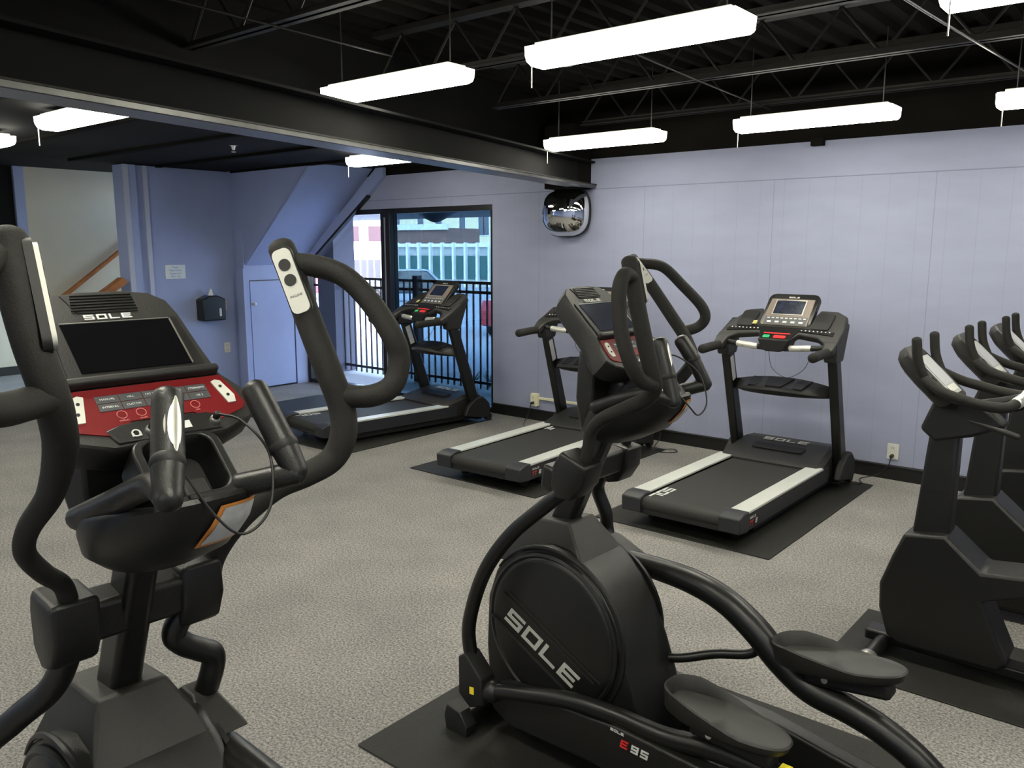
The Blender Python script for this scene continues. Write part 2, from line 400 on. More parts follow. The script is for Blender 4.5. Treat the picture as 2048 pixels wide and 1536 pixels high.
# ceilings
zc = 3.2
pl = []
x = -7.2; ys = (-3.2, WY + .02)
n = 0
while x < 3.4:
    pl += [(x, zc), (x + .06, zc), (x + .09, zc + .04), (x + .15, zc + .04)]; x += .18
pl += [(3.4, zc), (3.4, zc + .1), (-7.2, zc + .1)]
R = [[(p[0], ys[0], p[1]) for p in pl], [(p[0], ys[1], p[1]) for p in pl]]
struct(MB().rings(R).build('ceiling', 'ceil', smooth=False))
# lower black ceiling on the far side of the beam
P2 = [(-3.45, -3.2), (-5.1, WY), (-13.2, WY), (-13.2, -3.2)]
struct(MB().prism(P2, 2.71, 3.4, 'xy').build('ceiling', 'ceil2', smooth=False))
for k in range(6):
    y = 1.1 + k * .95
    xe = -3.75 - (y + 3.2) / 9.94 * 1.75
    o = MB().box(-9.3, xe - .1, y - .03, y + .03, 2.685, 2.715).build('ceiling_batten', 'ceil', smooth=False); struct(o); o.name = 'ceiling_batten'
# walls behind the camera
struct(MB().box(3.3, 3.45, -3.2, WY, 0, 3.4).build('wall_near', 'wallp', smooth=False))
struct(MB().box(-13.2, 3.4, -3.3, -3.2, 0, 3.4).build('wall_left', 'wallp', smooth=False))

# steel beam crossing the room
b = bpy.data.objects.new('ceiling_beam', None); COL.objects.link(b); struct(b)
fy0, fy1 = -3.2, WY - .01
def far(y): return -3.52 - (y - 1.276) / 5.46 * 1.22
def near(y): return far(y) + .19
def bar(mb, offn, offf, z0, z1):
    mb.hexa([(offf(fy0), fy0, z0), (offn(fy0), fy0, z0), (offn(fy1), fy1, z0), (offf(fy1), fy1, z0), (offf(fy0), fy0, z1), (offn(fy0), fy0, z1), (offn(fy1), fy1, z1), (offf(fy1), fy1, z1)])
mb = MB(); bar(mb, lambda y: near(y), lambda y: far(y), 2.35, 2.362); mb.build('lower_flange', 'beamu', b)
mb = MB(); bar(mb, lambda y: near(y) - .10, lambda y: near(y) - .14, 2.362, 2.58); mb.build('web_plate', 'ceil2', b)
mb = MB(); bar(mb, lambda y: near(y), lambda y: far(y), 2.58, 2.595); mb.build('upper_flange', 'ceil2', b)
mb = MB(); bar(mb, lambda y: near(y) + .016, lambda y: near(y) - .010, 2.352, 2.378); mb.build('edge_strip', 'beamm', b)
mb = MB(); bar(mb, lambda y: near(y) + .022, lambda y: near(y), 2.376, 2.384); mb.build('edge_lip', 'joist', b)
mb = MB(); mb.box(-4.93, -4.60, WY - .30, WY - .001, 2.34, HW + .3); mb.build('end_block', 'ceil', b)

# open-web joists running along the right wall
def joist(y, zb=2.86, x0=-4.4, x1=3.2, h=.30):
    e = bpy.data.objects.new('ceiling_joist', None); COL.objects.link(e); e.location = (0, y, 0)
    struct(e)
    mb = MB(); mb.box(x0, x1, -.045, -.008, zb, zb + .008); mb.box(x0, x1, .008, .045, zb, zb + .008); mb.box(x0, x1, -.012, -.008, zb, zb + .04); mb.box(x0, x1, .008, .012, zb, zb + .04)
    mb.build('bottom_chord', 'joist', e)
    mb = MB(); mb.box(x0, x1, -.045, .045, zb + h, zb + h + .035); mb.build('top_chord', 'joist', e)
    mb = MB(); x = x0; up = False; pts = []
    while x < x1: pts.append((x, 0, zb + (h if up else .01))); x += .24; up = not up
    for a, c in zip(pts, pts[1:]): mb.tube([a, c], .009, per=1, n=6, cap=False)
    mb.build('web_rod', 'joist', e)
for y in (-1.2, 0.1, 1.35, 2.55, 3.9, 5.1, 6.3): joist(y)
# bridging angles and conduits running across the joists
def conduit(p, r, label, m='joist', name='ceiling_conduit'):
    o = MB().tube(p, r, per=6, n=8).build(name, m); tag(o, label, 'conduit'); return o
conduit([(-1.2, -1, 2.84), (-1.15, 3.0, 2.84), (-.9, 6.68, 2.84)], .007, 'thin metal conduit crossing the black joists at the right', 'beamm')
conduit([(-3.4, -1, 2.845), (-3.5, 1.3, 2.845), (-3.6, 3.3, 2.845)], .006, 'thin conduit under the black ceiling above the beam', 'joist')
conduit([(-2.5, 3.9, 2.84), (-2.6, 5.0, 2.84), (-2.7, 6.4, 2.84)], .006, 'thin black conduit between the two lights by the right wall', 'joist')
conduit([(-3.9, 1.2, 2.84), (-2.2, .8, 2.84)], .006, 'short conduit slanting between joists at the upper left', 'joist')
o = MB().box(-.05, .05, -.05, .0, -.03, .03).build('wall_bracket', 'ceil', bevel=.004); o.location = (-2.44, WY, HW - .01)
tag(o, 'small dark bracket at the top edge of the right wall', 'bracket')

# ------------------------------------------------------------------ light fixtures
def make_light():
    t = thing('ceiling_light', '', 'ceiling light')
    mb = MB(); mb.prism([(-.10, .02), (-.098, -.02), (-.085, -.045), (-.05, -.062), (.05, -.062), (.085, -.045), (.098, -.02), (.10, .02)], -.535, .535, 'yz')
    ln = mb.build('lens', ['lens', 'lensend'], t)
    for p in ln.data.polygons: p.material_index = 1 if (abs(p.normal.y) > .75 or p.normal.z > .1 or abs(p.normal.x) > .6) else 0
    MB().box(-.50, .50, -.07, .07, .021, .04).build('housing', 'white', t, bevel=.004)
    for s in (-1, 1):
        MB().prism([(-.09, .015), (-.08, -.04), (-.05, -.056), (.05, -.056), (.08, -.04), (.09, .015)], s * .536 - .006, s * .536 + .006, 'yz').build('end_cap', 'lensend', t)
        MB().tube([(s * .45, 0, .03), (s * .45, 0, .5)], .004, per=1, n=6).build('hanging_wire', 'beamm', t)
    MB().tube([(-.50, -.09, -.05), (-.50, -.09, -.17)], .0035, per=1, n=6).build('pull_cord', 'white', t)
    return t
L0 = make_light()
LP = [(-2.07, 3.34, 2.72, 1.0, 'large glowing ceiling light at the top centre'),
      (-3.67, 3.37, 2.72, 1.0, 'glowing ceiling light above the far treadmill, left of the largest one'),
      (-3.83, 5.77, 2.656, .98, 'glowing ceiling light just above the convex mirror'),
      (-2.12, 5.72, 2.656, .98, 'glowing ceiling light above the nearest treadmill by the right wall'),
      (-5.65, 2.50, 2.64, .95, 'glowing ceiling light beyond the steel beam at the far left'),
      (-6.2, 5.53, 2.645, .8, 'small glowing ceiling light hanging beneath the beam near the window'),
      (-.30, 3.52, 2.72, 1.0, 'glowing ceiling light cut off by the top right corner'),
      (-7.85, 2.62, 2.64, .95, 'glowing ceiling light just cut off at the left edge'),
      (-2.1, .6, 2.72, 1.0, 'unseen ceiling light added overhead for even light, second row'),  # from here down: unseen fixtures, added to light the room evenly
      (-.3, .6, 2.72, 1.0, 'unseen ceiling light added overhead right of the camera'),
      (1.4, 3.4, 2.72, 1.0, 'unseen ceiling light added to the right of the exercise bikes'),
      (-.3, -2.0, 2.72, 1.0, 'unseen ceiling light added behind the camera'),
      (-2.6, -2.0, 2.72, 1.0, 'unseen ceiling light added behind the camera to the left'),
      (1.4, .6, 2.72, 1.0, 'unseen ceiling light added right of the camera outside the view'),
      (-4.6, -2.0, 2.64, 1.0, 'unseen ceiling light added behind the camera on the far left'),
      (1.4, -2.0, 2.72, 1.0, 'unseen ceiling light added behind the camera on the far right'),
      (-4.6, .4, 2.64, 1.0, 'unseen ceiling light added left of the camera outside the view'),
      (-9.9, .9, 2.64, 1.0, 'unseen ceiling light added far left to brighten the beige wall'),  # added out of view to brighten the beige stairwell wall
      (-.5, 5.72, 2.656, .98, 'unseen ceiling light added by the right wall beyond the right edge')]
for i, (x, y, z, k, lab) in enumerate(LP):
    o = L0 if i == 0 else copy_tree(L0)
    o.location = (x, y, z); o.scale = (k, 1, 1); o['label'] = lab; o['group'] = 'fluorescent ceiling lights'
    o.rotation_euler = (0, 0, 0)
# detectors
o = MB().lathe([(.05, 0), (.07, -.012), (.07, -.03), (.03, -.045), (.002, -.046)], (0, 0, 0), 'z', 20).build('smoke_detector', 'white'); o.location = (-2.86, 3.93, 2.84)
tag(o, 'round white smoke detector beneath the largest ceiling light', 'smoke detector')
for (x, y, lab) in ((-6.95, 4.40, 'small sprinkler head on the black ceiling near the sign wall'), (-5.9, 4.16, 'small sprinkler head on the black ceiling closer to the steel beam')):
    t = thing('sprinkler_head', lab, 'sprinkler', (x, y, 2.70), group='sprinklers on the low black ceiling')
    MB().lathe([(.045, .02), (.045, .012), (.02, .006), (.012, -.03), (.002, -.03)], (0, 0, 0), 'z', 16).build('escutcheon', 'chrome', t)
    MB().lathe([(.002, -.045), (.02, -.045), (.02, -.049), (.002, -.049)], (0, 0, 0), 'z', 12).build('deflector', 'chrome', t)

# ------------------------------------------------------------------ wall items
# convex mirror
t = thing('convex_mirror', 'domed convex security mirror hanging under the beam on the right wall', 'mirror', (-4.84, WY - .06, 2.13))
R = []
for i in range(13):
    a = i / 12 * PI / 2; rr = math.cos(a) if i < 12 else .02; h = math.sin(a)
    ring = []
    for k in range(40):
        th = 2 * PI * k / 40; ca, sa = math.cos(th), math.sin(th); p = .72
        ring.append((.275 * rr * math.copysign(abs(ca) ** p, ca), -.20 * h, .235 * rr * math.copysign(abs(sa) ** p, sa)))
    R.append(ring)
MB().rings(R).build('mirror_dome', 'mirror', t)
R2 = [[(q[0] * 1.02, .0 + y, q[2] * 1.02) for q in R[0]] for y in (-.012, .012)]
MB().rings(R2).build('rim', 'rub', t)
MB().box(-.10, .10, -.08, .05, .18, .235).build('hanger', 'rub', t, bevel=.004)

def outlet(loc, rot, label, kind='outlet', group=None, m='white', two=True):
    t = thing('wall_outlet' if kind == 'outlet' else 'light_switch', label, kind, loc, rot, group)
    MB().prism(rrect(.085, .125, .008, 3), -.008, 0, 'xz').build('cover_plate', m, t, bevel=.002)
    if kind == 'outlet':
        for s in (-1, 1):
            r = MB().prism(rrect(.036, .034, .012, 4, 0, s * .03), -.012, -.008, 'xz').build('socket', m, t)
            mb = MB(); mb.box(-.009, -.006, -.0125, -.012, s * .03 - .007, s * .03 + .007); mb.box(.006, .009, -.0125, -.012, s * .03 - .007, s * .03 + .007); mb.build('slot', 'rub', r)
    else:
        MB().box(-.006, .006, -.022, -.008, -.014, .014).build('toggle', m, t, bevel=.002)
    return t
outlet((-1.72, WY, .222), 0, 'white outlet on the right wall with a black plug, right of the nearest treadmill')
outlet((-3.735, WY - .04, .225), 0, 'ivory outlet behind the centre elliptical at the end of the surface raceway', m='ivory')
outlet((-5.25, WY - .04, .215), 0, 'ivory outlet on the right wall beside the window, with a cord plugged in', m='ivory')
outlet((-9.35, 5.66, 1.08), 90, 'white light switch on the blue wall above the outlet', 'switch')
outlet((-9.35, 5.68, .55), 90, 'white outlet on the blue wall below the light switch')
for x in (-3.735, -5.25):
    t = MB().box(-.045, .045, -.04, -.001, -.065, .065).build('outlet_box', 'ivory', bevel=.004); t.location = (x, WY, .22)
    tag(t, 'ivory surface box under the outlet, %s' % ('near the window' if x < -5 else 'behind the centre elliptical'), 'outlet box')
o = MB().box(-5.205, -3.78, WY - .018, WY + .003, .225, .25).build('cable_raceway', 'ivory', bevel=.003)
tag(o, 'ivory surface cable raceway joining two outlets low on the right wall', 'raceway')
def cord(pts, label, r=.004, m='rub', name='extension_lead'):
    o = MB().tube(pts, r, per=8, n=6).build(name, m); tag(o, label, 'cord'); return o
for (x, yy, lab) in ((-1.72, WY, 'right of the nearest treadmill'), (-5.25, WY - .04, 'beside the window'), (-3.735, WY - .04, 'behind the centre elliptical')):
    o = MB().tube([(0, -.012, -.03), (0, -.045, -.032)], .014, per=1, n=10).build('power_plug', 'rub'); o.location = (x, yy, .222)
    tag(o, 'black plug in the outlet ' + lab, 'plug')
cord([(-1.72, WY - .05, .185), (-1.73, WY - .07, .12), (-1.80, WY - .08, .04), (-1.90, WY - .18, .012), (-1.85, WY - .33, .012), (-1.98, WY - .40, .012)], 'black power cord dropping from the outlet right of the nearest treadmill')
cord([(-5.25, WY - .09, .18), (-5.27, WY - .12, .06), (-5.25, WY - .2, .01), (-5.1, WY - .38, .01), (-4.9, WY - .45, .01), (-4.6, WY - .3, .01)], 'black power cord dropping from the outlet beside the window')
cord([(-3.735, WY - .09, .18), (-3.70, WY - .12, .07), (-3.66, WY - .3, .01), (-3.52, WY - .42, .01), (-3.42, WY - .33, .01), (-3.5, WY - .26, .01), (-3.62, WY - .4, .01)], 'black power cord looped on the floor behind the centre elliptical')
# paper sign
t = thing('wall_sign', 'small white sign with four lines of blue text on the blue wall', 'sign', (-9.35, 5.06, 1.505), 90)
MB().prism(rrect(.25, .16, .008, 3), -.004, 0, 'xz').build('sign_board', 'signw', t)
Mf = frame((0, -.0045, 0), (1, 0, 0), (0, 0, 1))
mb = MB(Mf)
for i, s in enumerate(('Please', 'Wipe Down', 'Equipment', 'After Use')): font_mb(mb, s, .032, 0, .052 - i * .035)
mb.build('lettering', 'blueink', t)
# wipes dispenser
t = thing('wipes_dispenser', 'black wall-mounted wipes dispenser with a white wipe sticking out of its top', 'dispenser', (-9.35, 5.44, 1.06), 90)
MB().prism([(-.15, -.15), (.15, -.15), (.155, .11), (.05, .155), (-.05, .155), (-.155, .11)], -.17, -.01, 'xz').build('body', 'gloss', t, bevel=.015)
MB().box(-.155, .155, -.012, .004, -.145, .13).build('back_plate', 'labelg', t, bevel=.003)
MB().prism([(-.035, .15), (.035, .15), (.012, .235), (-.01, .215)], -.10, -.07, 'xz').build('wipe', 'white', t)
mb = MB(frame((.075, -.172, -.05), (1, 0, 0), (0, 0, 1))); mb.prism(rrect(.03, .10, .012, 3), 0, .002); mb.build('label', 'labelg', t)

# ------------------------------------------------------------------ rubber mats
def rmat(x0, x1, y0, y1, label):
    o = MB().prism(rrect(x1 - x0, y1 - y0, .008, 2), 0, .007).build('floor_mat', 'mat', bevel=.002)
    o.location = ((x0 + x1) / 2, (y0 + y1) / 2, 0.0005); tag(o, label, 'mat', 'black rubber equipment mats'); return o
rmat(-2.99, -1.77, 4.48, 6.46, 'black rubber mat under the nearest treadmill by the right wall')
rmat(-4.86, -3.55, 4.55, 6.45, 'black rubber mat under the middle treadmill')
rmat(-6.87, -5.62, 4.48, 6.46, 'black rubber mat under the treadmill by the window')
rmat(-8.2, -6.95, 4.9, 6.2, 'empty black rubber mat on the carpet beside the window treadmill')
rmat(-2.2, .35, 1.77, 2.99, 'black rubber mat under the centre elliptical')
rmat(-1.12, .8, 3.45, 4.16, 'black rubber mat under the front exercise bike')
rmat(-2.32, .0, .15, 1.38, 'black rubber mat under the left elliptical')

# ------------------------------------------------------------------ treadmill
def treadmill(label, loc, yaw, flip_logo):
    t = thing('treadmill', label, 'treadmill', (*loc, .0075), yaw, 'row of treadmills facing the right wall')
    # base frame under the deck
    mb = MB(); mb.box(-.33, .33, -.74, .80, .055, .12); mb.box(-.36, -.30, -.6, .9, .03, .09); mb.box(.30, .36, -.6, .9, .03, .09); mb.box(-.40, .40, .86, .94, .02, .09)
    mb.build('base_frame', 'rub', t, bevel=.006)
    # deck side skirts
    for s in (-1, 1):
        mb = MB(); mb.prism([(-.80, .085), (.62, .085), (.62, .20), (-.80, .20)], s * .385 - .014, s * .385 + .014, 'yz'); mb.build('side_skirt', 'slate', t, bevel=.006)
        mb = MB(); mb.box(min(s * .285, s * .402), max(s * .285, s * .402), -.80, .50, .195, .212); mb.build('side_rail', 'rail', t, bevel=.004)
        mb = MB(); a, c = sorted((s * .27, s * .41)); mb.prism([(-.925, .10), (-.80, .085), (-.79, .216), (-.87, .216), (-.93, .195)], a, c, 'yz'); mb.build('end_cap', 'slate', t, bevel=.008)
        mb = MB(); mb.lathe([(.002, -.02), (.028, -.02), (.03, 0), (.028, .02), (.002, .02)], (s * .29, -.72, .032), 'x', 16); mb.lathe([(.002, .01), (.012, .012), (.012, .05), (.002, .05)], (s * .29, -.72, .04), 'z', 10); mb.build('rear_foot', 'rub', t)
    # belt wrapping over the rear roller
    prof = [(.52, .190)] + [(-.86 + .0, .196)] + [(-.865 - .045 * math.sin(a), .151 + .045 * math.cos(a)) for a in [i * PI / 10 for i in range(1, 11)]] + [(.52, .106), (.52, .18)]
    mb = MB(); mb.prism(prof, -.272, .272, 'yz'); belt = mb.build('running_belt', 'belt', t, sharp=50)
    mb = MB(); mb.prism([(-.78, .07), (-.9, .09), (-.9, .13), (-.78, .13)], -.30, .30, 'yz'); mb.build('rear_cover', 'rub', t, bevel=.004)
    if flip_logo:
        mb = MB(frame((-.222, -.60, .1965), (0, -1, 0), (1, 0, 0))); block_text(mb, 'SOL', .075, .95, .2, .0008, x0=0, slant=.1)
    else:
        mb = MB(frame((-.222, .64, .1965), (0, -1, 0), (1, 0, 0))); block_text(mb, 'SOLE', .075, .95, .2, .0008, x0=0, slant=.1)
    mb.build('belt_logo', 'print', belt)
    # badges on the right side of the skirt
    bx = bpy.data.objects.new('badge', None)
    mb = MB(frame((.401, -.72, .165), (0, 1, 0), (0, 0, 1))); block_text(mb, 'SOLE', .014, 1.3, .3, .0006)
    mb.M = frame((.401, -.665, .130), (0, 1, 0), (0, 0, 1)); block_text(mb, '8', .030, .8, .2, .0006, slant=.2)
    mb.build('badge', 'print', t)
    mb = MB(frame((.401, -.735, .130), (0, 1, 0), (0, 0, 1))); block_text(mb, 'TT', .030, .8, .2, .0006, slant=.2); mb.build('badge', 'redb', t)
    # motor hood
    R = []
    for (y, z, w) in ((.44, .205, .395), (.50, .235, .392), (.62, .262, .385), (.80, .300, .37), (.92, .300, .35), (.99, .26, .34), (1.0, .10, .34)):
        R.append([(-w, y, .09), (-w, y, z - .03), (-w + .035, y, z), (w - .035, y, z), (w, y, z - .03), (w, y, .09)])
    MB().rings(R).build('motor_hood', 'plast', t, bevel=.006)
    mb = MB(); mb.prism(rrect(.40, .10, .03, 5, 0, .665), 0, .012); mb.M = Matrix.Rotation(math.radians(11), 4, 'X'); mb.v = [Matrix.Translation((0, 0, .142)) @ (Matrix.Rotation(math.radians(11), 4, 'X') @ q) for q in mb.v]
    mb.build('hood_pad', 'rub', t, bevel=.003)
    mb = MB(frame((0, .80, .303), (1, 0, 0), (0, 1, .15))); block_text(mb, 'SOLE', .055, 1.35, .3, .0008, slant=.1); mb.build('hood_logo', 'printg', t)
    # uprights, pivots
    for s in (-1, 1):
        a, c = s * .405 - .034, s * .405 + .034
        mb = MB(); mb.hexa([(a, .80, .10), (c, .80, .10), (c, .92, .10), (a, .92, .10), (a, .50, 1.03), (c, .50, 1.03), (c, .60, 1.03), (a, .60, 1.03)])
        up = mb.build('upright', 'tube', t, bevel=.012, seg=3)
        mb = MB(); mb.prism([(.66, .09), (.96, .04), (1.0, .12), (.98, .20), (.90, .27), (.80, .26), (.70, .18)], s * .445 - .028, s * .445 + .028, 'yz'); mb.build('pivot_cover', 'rub', t, bevel=.012)
        mb = MB(); mb.lathe([(.002, -.022), (.04, -.022), (.044, 0), (.04, .022), (.002, .022)], (s * .43, .99, .048), 'x', 18); mb.build('transport_wheel', 'rub', t)
        # handlebar grips
        mb = MB(); mb.tube([(s * .405, .50, 1.055), (s * .405, .35, 1.06), (s * .405, .13, 1.052)], [.036, .033, .034], n=16); mb.build('handlebar', 'foam', t)
    mb = MB(frame((-.369, .592, .865), (0, -.32, .95), (0, -.95, -.32), (1, 0, 0))); mb.prism(rrect(.20, .055, .004, 2), 0, .002); mb.build('warning_label', 'print', t)
    # accessory tray between the uprights
    def trayz(x): return .785 - .05 * (abs(x) / .38) ** 2
    R = []
    for i in range(17):
        x = -.375 + .75 * i / 16; c = 1 - (abs(x) / .375) ** 2
        y0 = .66 - .22 * c ** .8; y1 = .70; z = .755 + .045 * c; th = .055 + .03 * c
        R.append([(x, y0, z - .055), (x, y0 + .01, z - .035), (x, y1 - .02, z + .02), (x, y1, z + .01), (x, y1, z - th), (x, y0 + .06, z - th - .012)])
    tr = MB().rings(R).build('accessory_tray', 'plast', t, bevel=.004)
    for cx, w in ((-.17, .10), (0, .17), (.17, .10)):
        mb = MB(frame((cx, .56 if cx == 0 else .585, .7925 if cx == 0 else .7835), (1, 0, 0), (0, .23, .055))); mb.prism([(-w * .58, .085), (w * .58, .085), (w * .34, -.09), (-w * .34, -.09)], -.004, .005); mb.build('tray_recess', 'rub', tr)
    # console board: sloping wing
    FB = frame((0, .47, 1.135), (1, 0, 0), (0, .845, .535))
    outl = [(-.445, -.10), (-.455, .02), (-.40, .20), (-.33, .34), (-.22, .36), (-.17, .18), (.17, .18), (.22, .36), (.35, .355), (.43, .30), (.455, .16), (.455, .02), (.445, -.10), (.375, -.13), (.36, -.02), (.30, .03), (.15, .06), (.12, .01), (.09, -.035), (-.09, -.035), (-.12, .01), (-.15, .06), (-.30, .03), (-.36, -.02), (-.375, -.13)]
    mb = MB(FB); mb.prism(outl, -.055, .0); mb.build('console_wing', 'plast', t, bevel=.014, seg=3)
    # side cheeks dropping to the uprights
    for s in (-1, 1):
        mb = MB(); mb.hexa([(s * .405 - .045, .47, .98), (s * .405 + .045, .47, .98), (s * .405 + .045, .63, .98), (s * .405 - .045, .63, .98),
                            (s * .405 - .05, .44, 1.12), (s * .405 + .05, .44, 1.12), (s * .405 + .05, .72, 1.25), (s * .405 - .05, .72, 1.25)]); mb.build('upright_collar', 'plast', t, bevel=.015, seg=3)
    # holders
    for s in (-1, 1):
        mb = MB(FB); mb.prism(rrect(.13, .20, .03, 5, s * .285, .21), .0, .012); p = mb.build('cup_holder', 'plas', t, bevel=.004)
        mb = MB(FB); mb.prism(rrect(.105, .085, .025, 5, s * .285, .155), .010, .0135); mb.build('holder_opening', 'rub', p)
    mb = MB(FB); mb.box(-.222, -.192, .13, .17, .012, .02); mb.build('safety_sticker', 'tagy', t)
    # dash with buttons
    mb = MB(FB); mb.prism([(-.40, .055), (-.15, .085), (-.125, .03), (-.105, -.03), (.105, -.03), (.125, .03), (.15, .085), (.40, .055), (.40, .095), (.15, .125), (-.15, .125), (-.40, .095)], .0, .006); dash = mb.build('dash_panel', 'gloss', t)
    for i in range(8):
        for s in (-1, 1):
            mb = MB(FB); mb.prism(ngon(.0055, 10, s * (.165 + i * .029), .095 - .0005 * i), .006, .0075); mb.build('dash_button', 'print', dash)
    for (cx, m, w) in ((-.065, 'greenb', .05), (.035, 'redb', .09)):
        mb = MB(FB); mb.prism(rrect(w, .032, .01, 4, cx, .0), .006, .012); mb.build('stop_button' if m == 'redb' else 'start_button', m, dash)
    mb = MB(FB); mb.prism(rrect(.20, .012, .004, 2, 0, .045), .006, .0075); mb.build('dash_strip', 'redb', dash)
    mb = MB(frame((0, .47, 1.135), (1, 0, 0), (0, .845, .535))); mb.v = []; mb.f = []; 
    # front face of the dash and bulge beneath
    mb = MB(); mb.prism([(-.12, 1.13), (.12, 1.13), (.09, 1.05), (.05, 1.035), (-.05, 1.035), (-.09, 1.05)], .425, .60, 'xz', .1, .03); mb.build('dash_belly', 'rub', t, bevel=.006)
    for s in (-1, 1):
        mb = MB(); mb.tube([(s * .37, .47, 1.085), (s * .25, .44, 1.075), (s * .08, .46, 1.06)], .020, n=12); mb.build('crossbar', 'rub', t)
        mb = MB(); mb.tube([(s * .27, .441, 1.078), (s * .13, .449, 1.066)], .0235, per=4, n=14); mb.build('pulse_sensor', 'chrome', t)
    # raised display head
    FH = frame((.012, .695, 1.322), (1, 0, 0), (0, .69, .72))
    mb = MB(FH); mb.prism(rrect(.39, .325, .05, 6), -.045, .0, inset=.03, insz=.01); hd = mb.build('display_head', 'gloss', t)
    mb = MB(FH); mb.prism([(-.172, -.15), (.172, -.15), (.165, .105), (-.165, .105)], .0, .006); mb.build('display_bezel', mat('bronze_bezel', (.16, .125, .10), .4) if 'bronze_bezel' not in bpy.data.materials else bpy.data.materials['bronze_bezel'], hd, bevel=.002)
    mb = MB(FH); mb.box(-.115, .105, -.045, .085, .006, .0095); sc = mb.build('screen', 'lcd', hd)
    mb = MB(FH); mb.ring_frame([(-.122, -.052), (.112, -.052), (.112, .092), (-.122, .092)], [(-.115, -.045), (.105, -.045), (.105, .085), (-.115, .085)], .006, .0098); mb.build('screen_frame', 'sil', hd)
    mb = MB(FH); mb.box(-.16, .16, -.145, -.070, .006, .0075); mb.build('key_panel', 'keyg', hd)
    mb = MB(FH)
    for i in range(5): mb.box(-.135 + i * .06, -.105 + i * .06, -.128, -.112, .0076, .0088)
    for i in range(9): mb.box(-.143 + i * .034, -.123 + i * .034, -.088, -.080, .0076, .0088)
    mb.build('key_print', 'print', hd)
    mb = MB(frame(FH @ V((0, .125, 0)), FH.col[0][:3], FH.col[1][:3])); block_text(mb, 'SOLE', .013, 1.3, .3, .0008); mb.build('head_logo', 'print', hd)
    # safety cord
    mb = MB(); mb.tube([(-.03, .44, 1.04), (.02, .40, .92), (.14, .38, .865), (.25, .40, .93), (.29, .44, 1.05)], .0022, n=5); mb.build('safety_cord', 'rub', t)
    return t
treadmill('black treadmill nearest the camera by the right wall, wide white logo at its rear', (-2.365, 5.4), 0, True)
treadmill('black middle treadmill partly hidden behind the centre elliptical', (-4.10, 5.42), 2, False)
treadmill('black treadmill standing in front of the window', (-6.17, 5.45), -8, True)

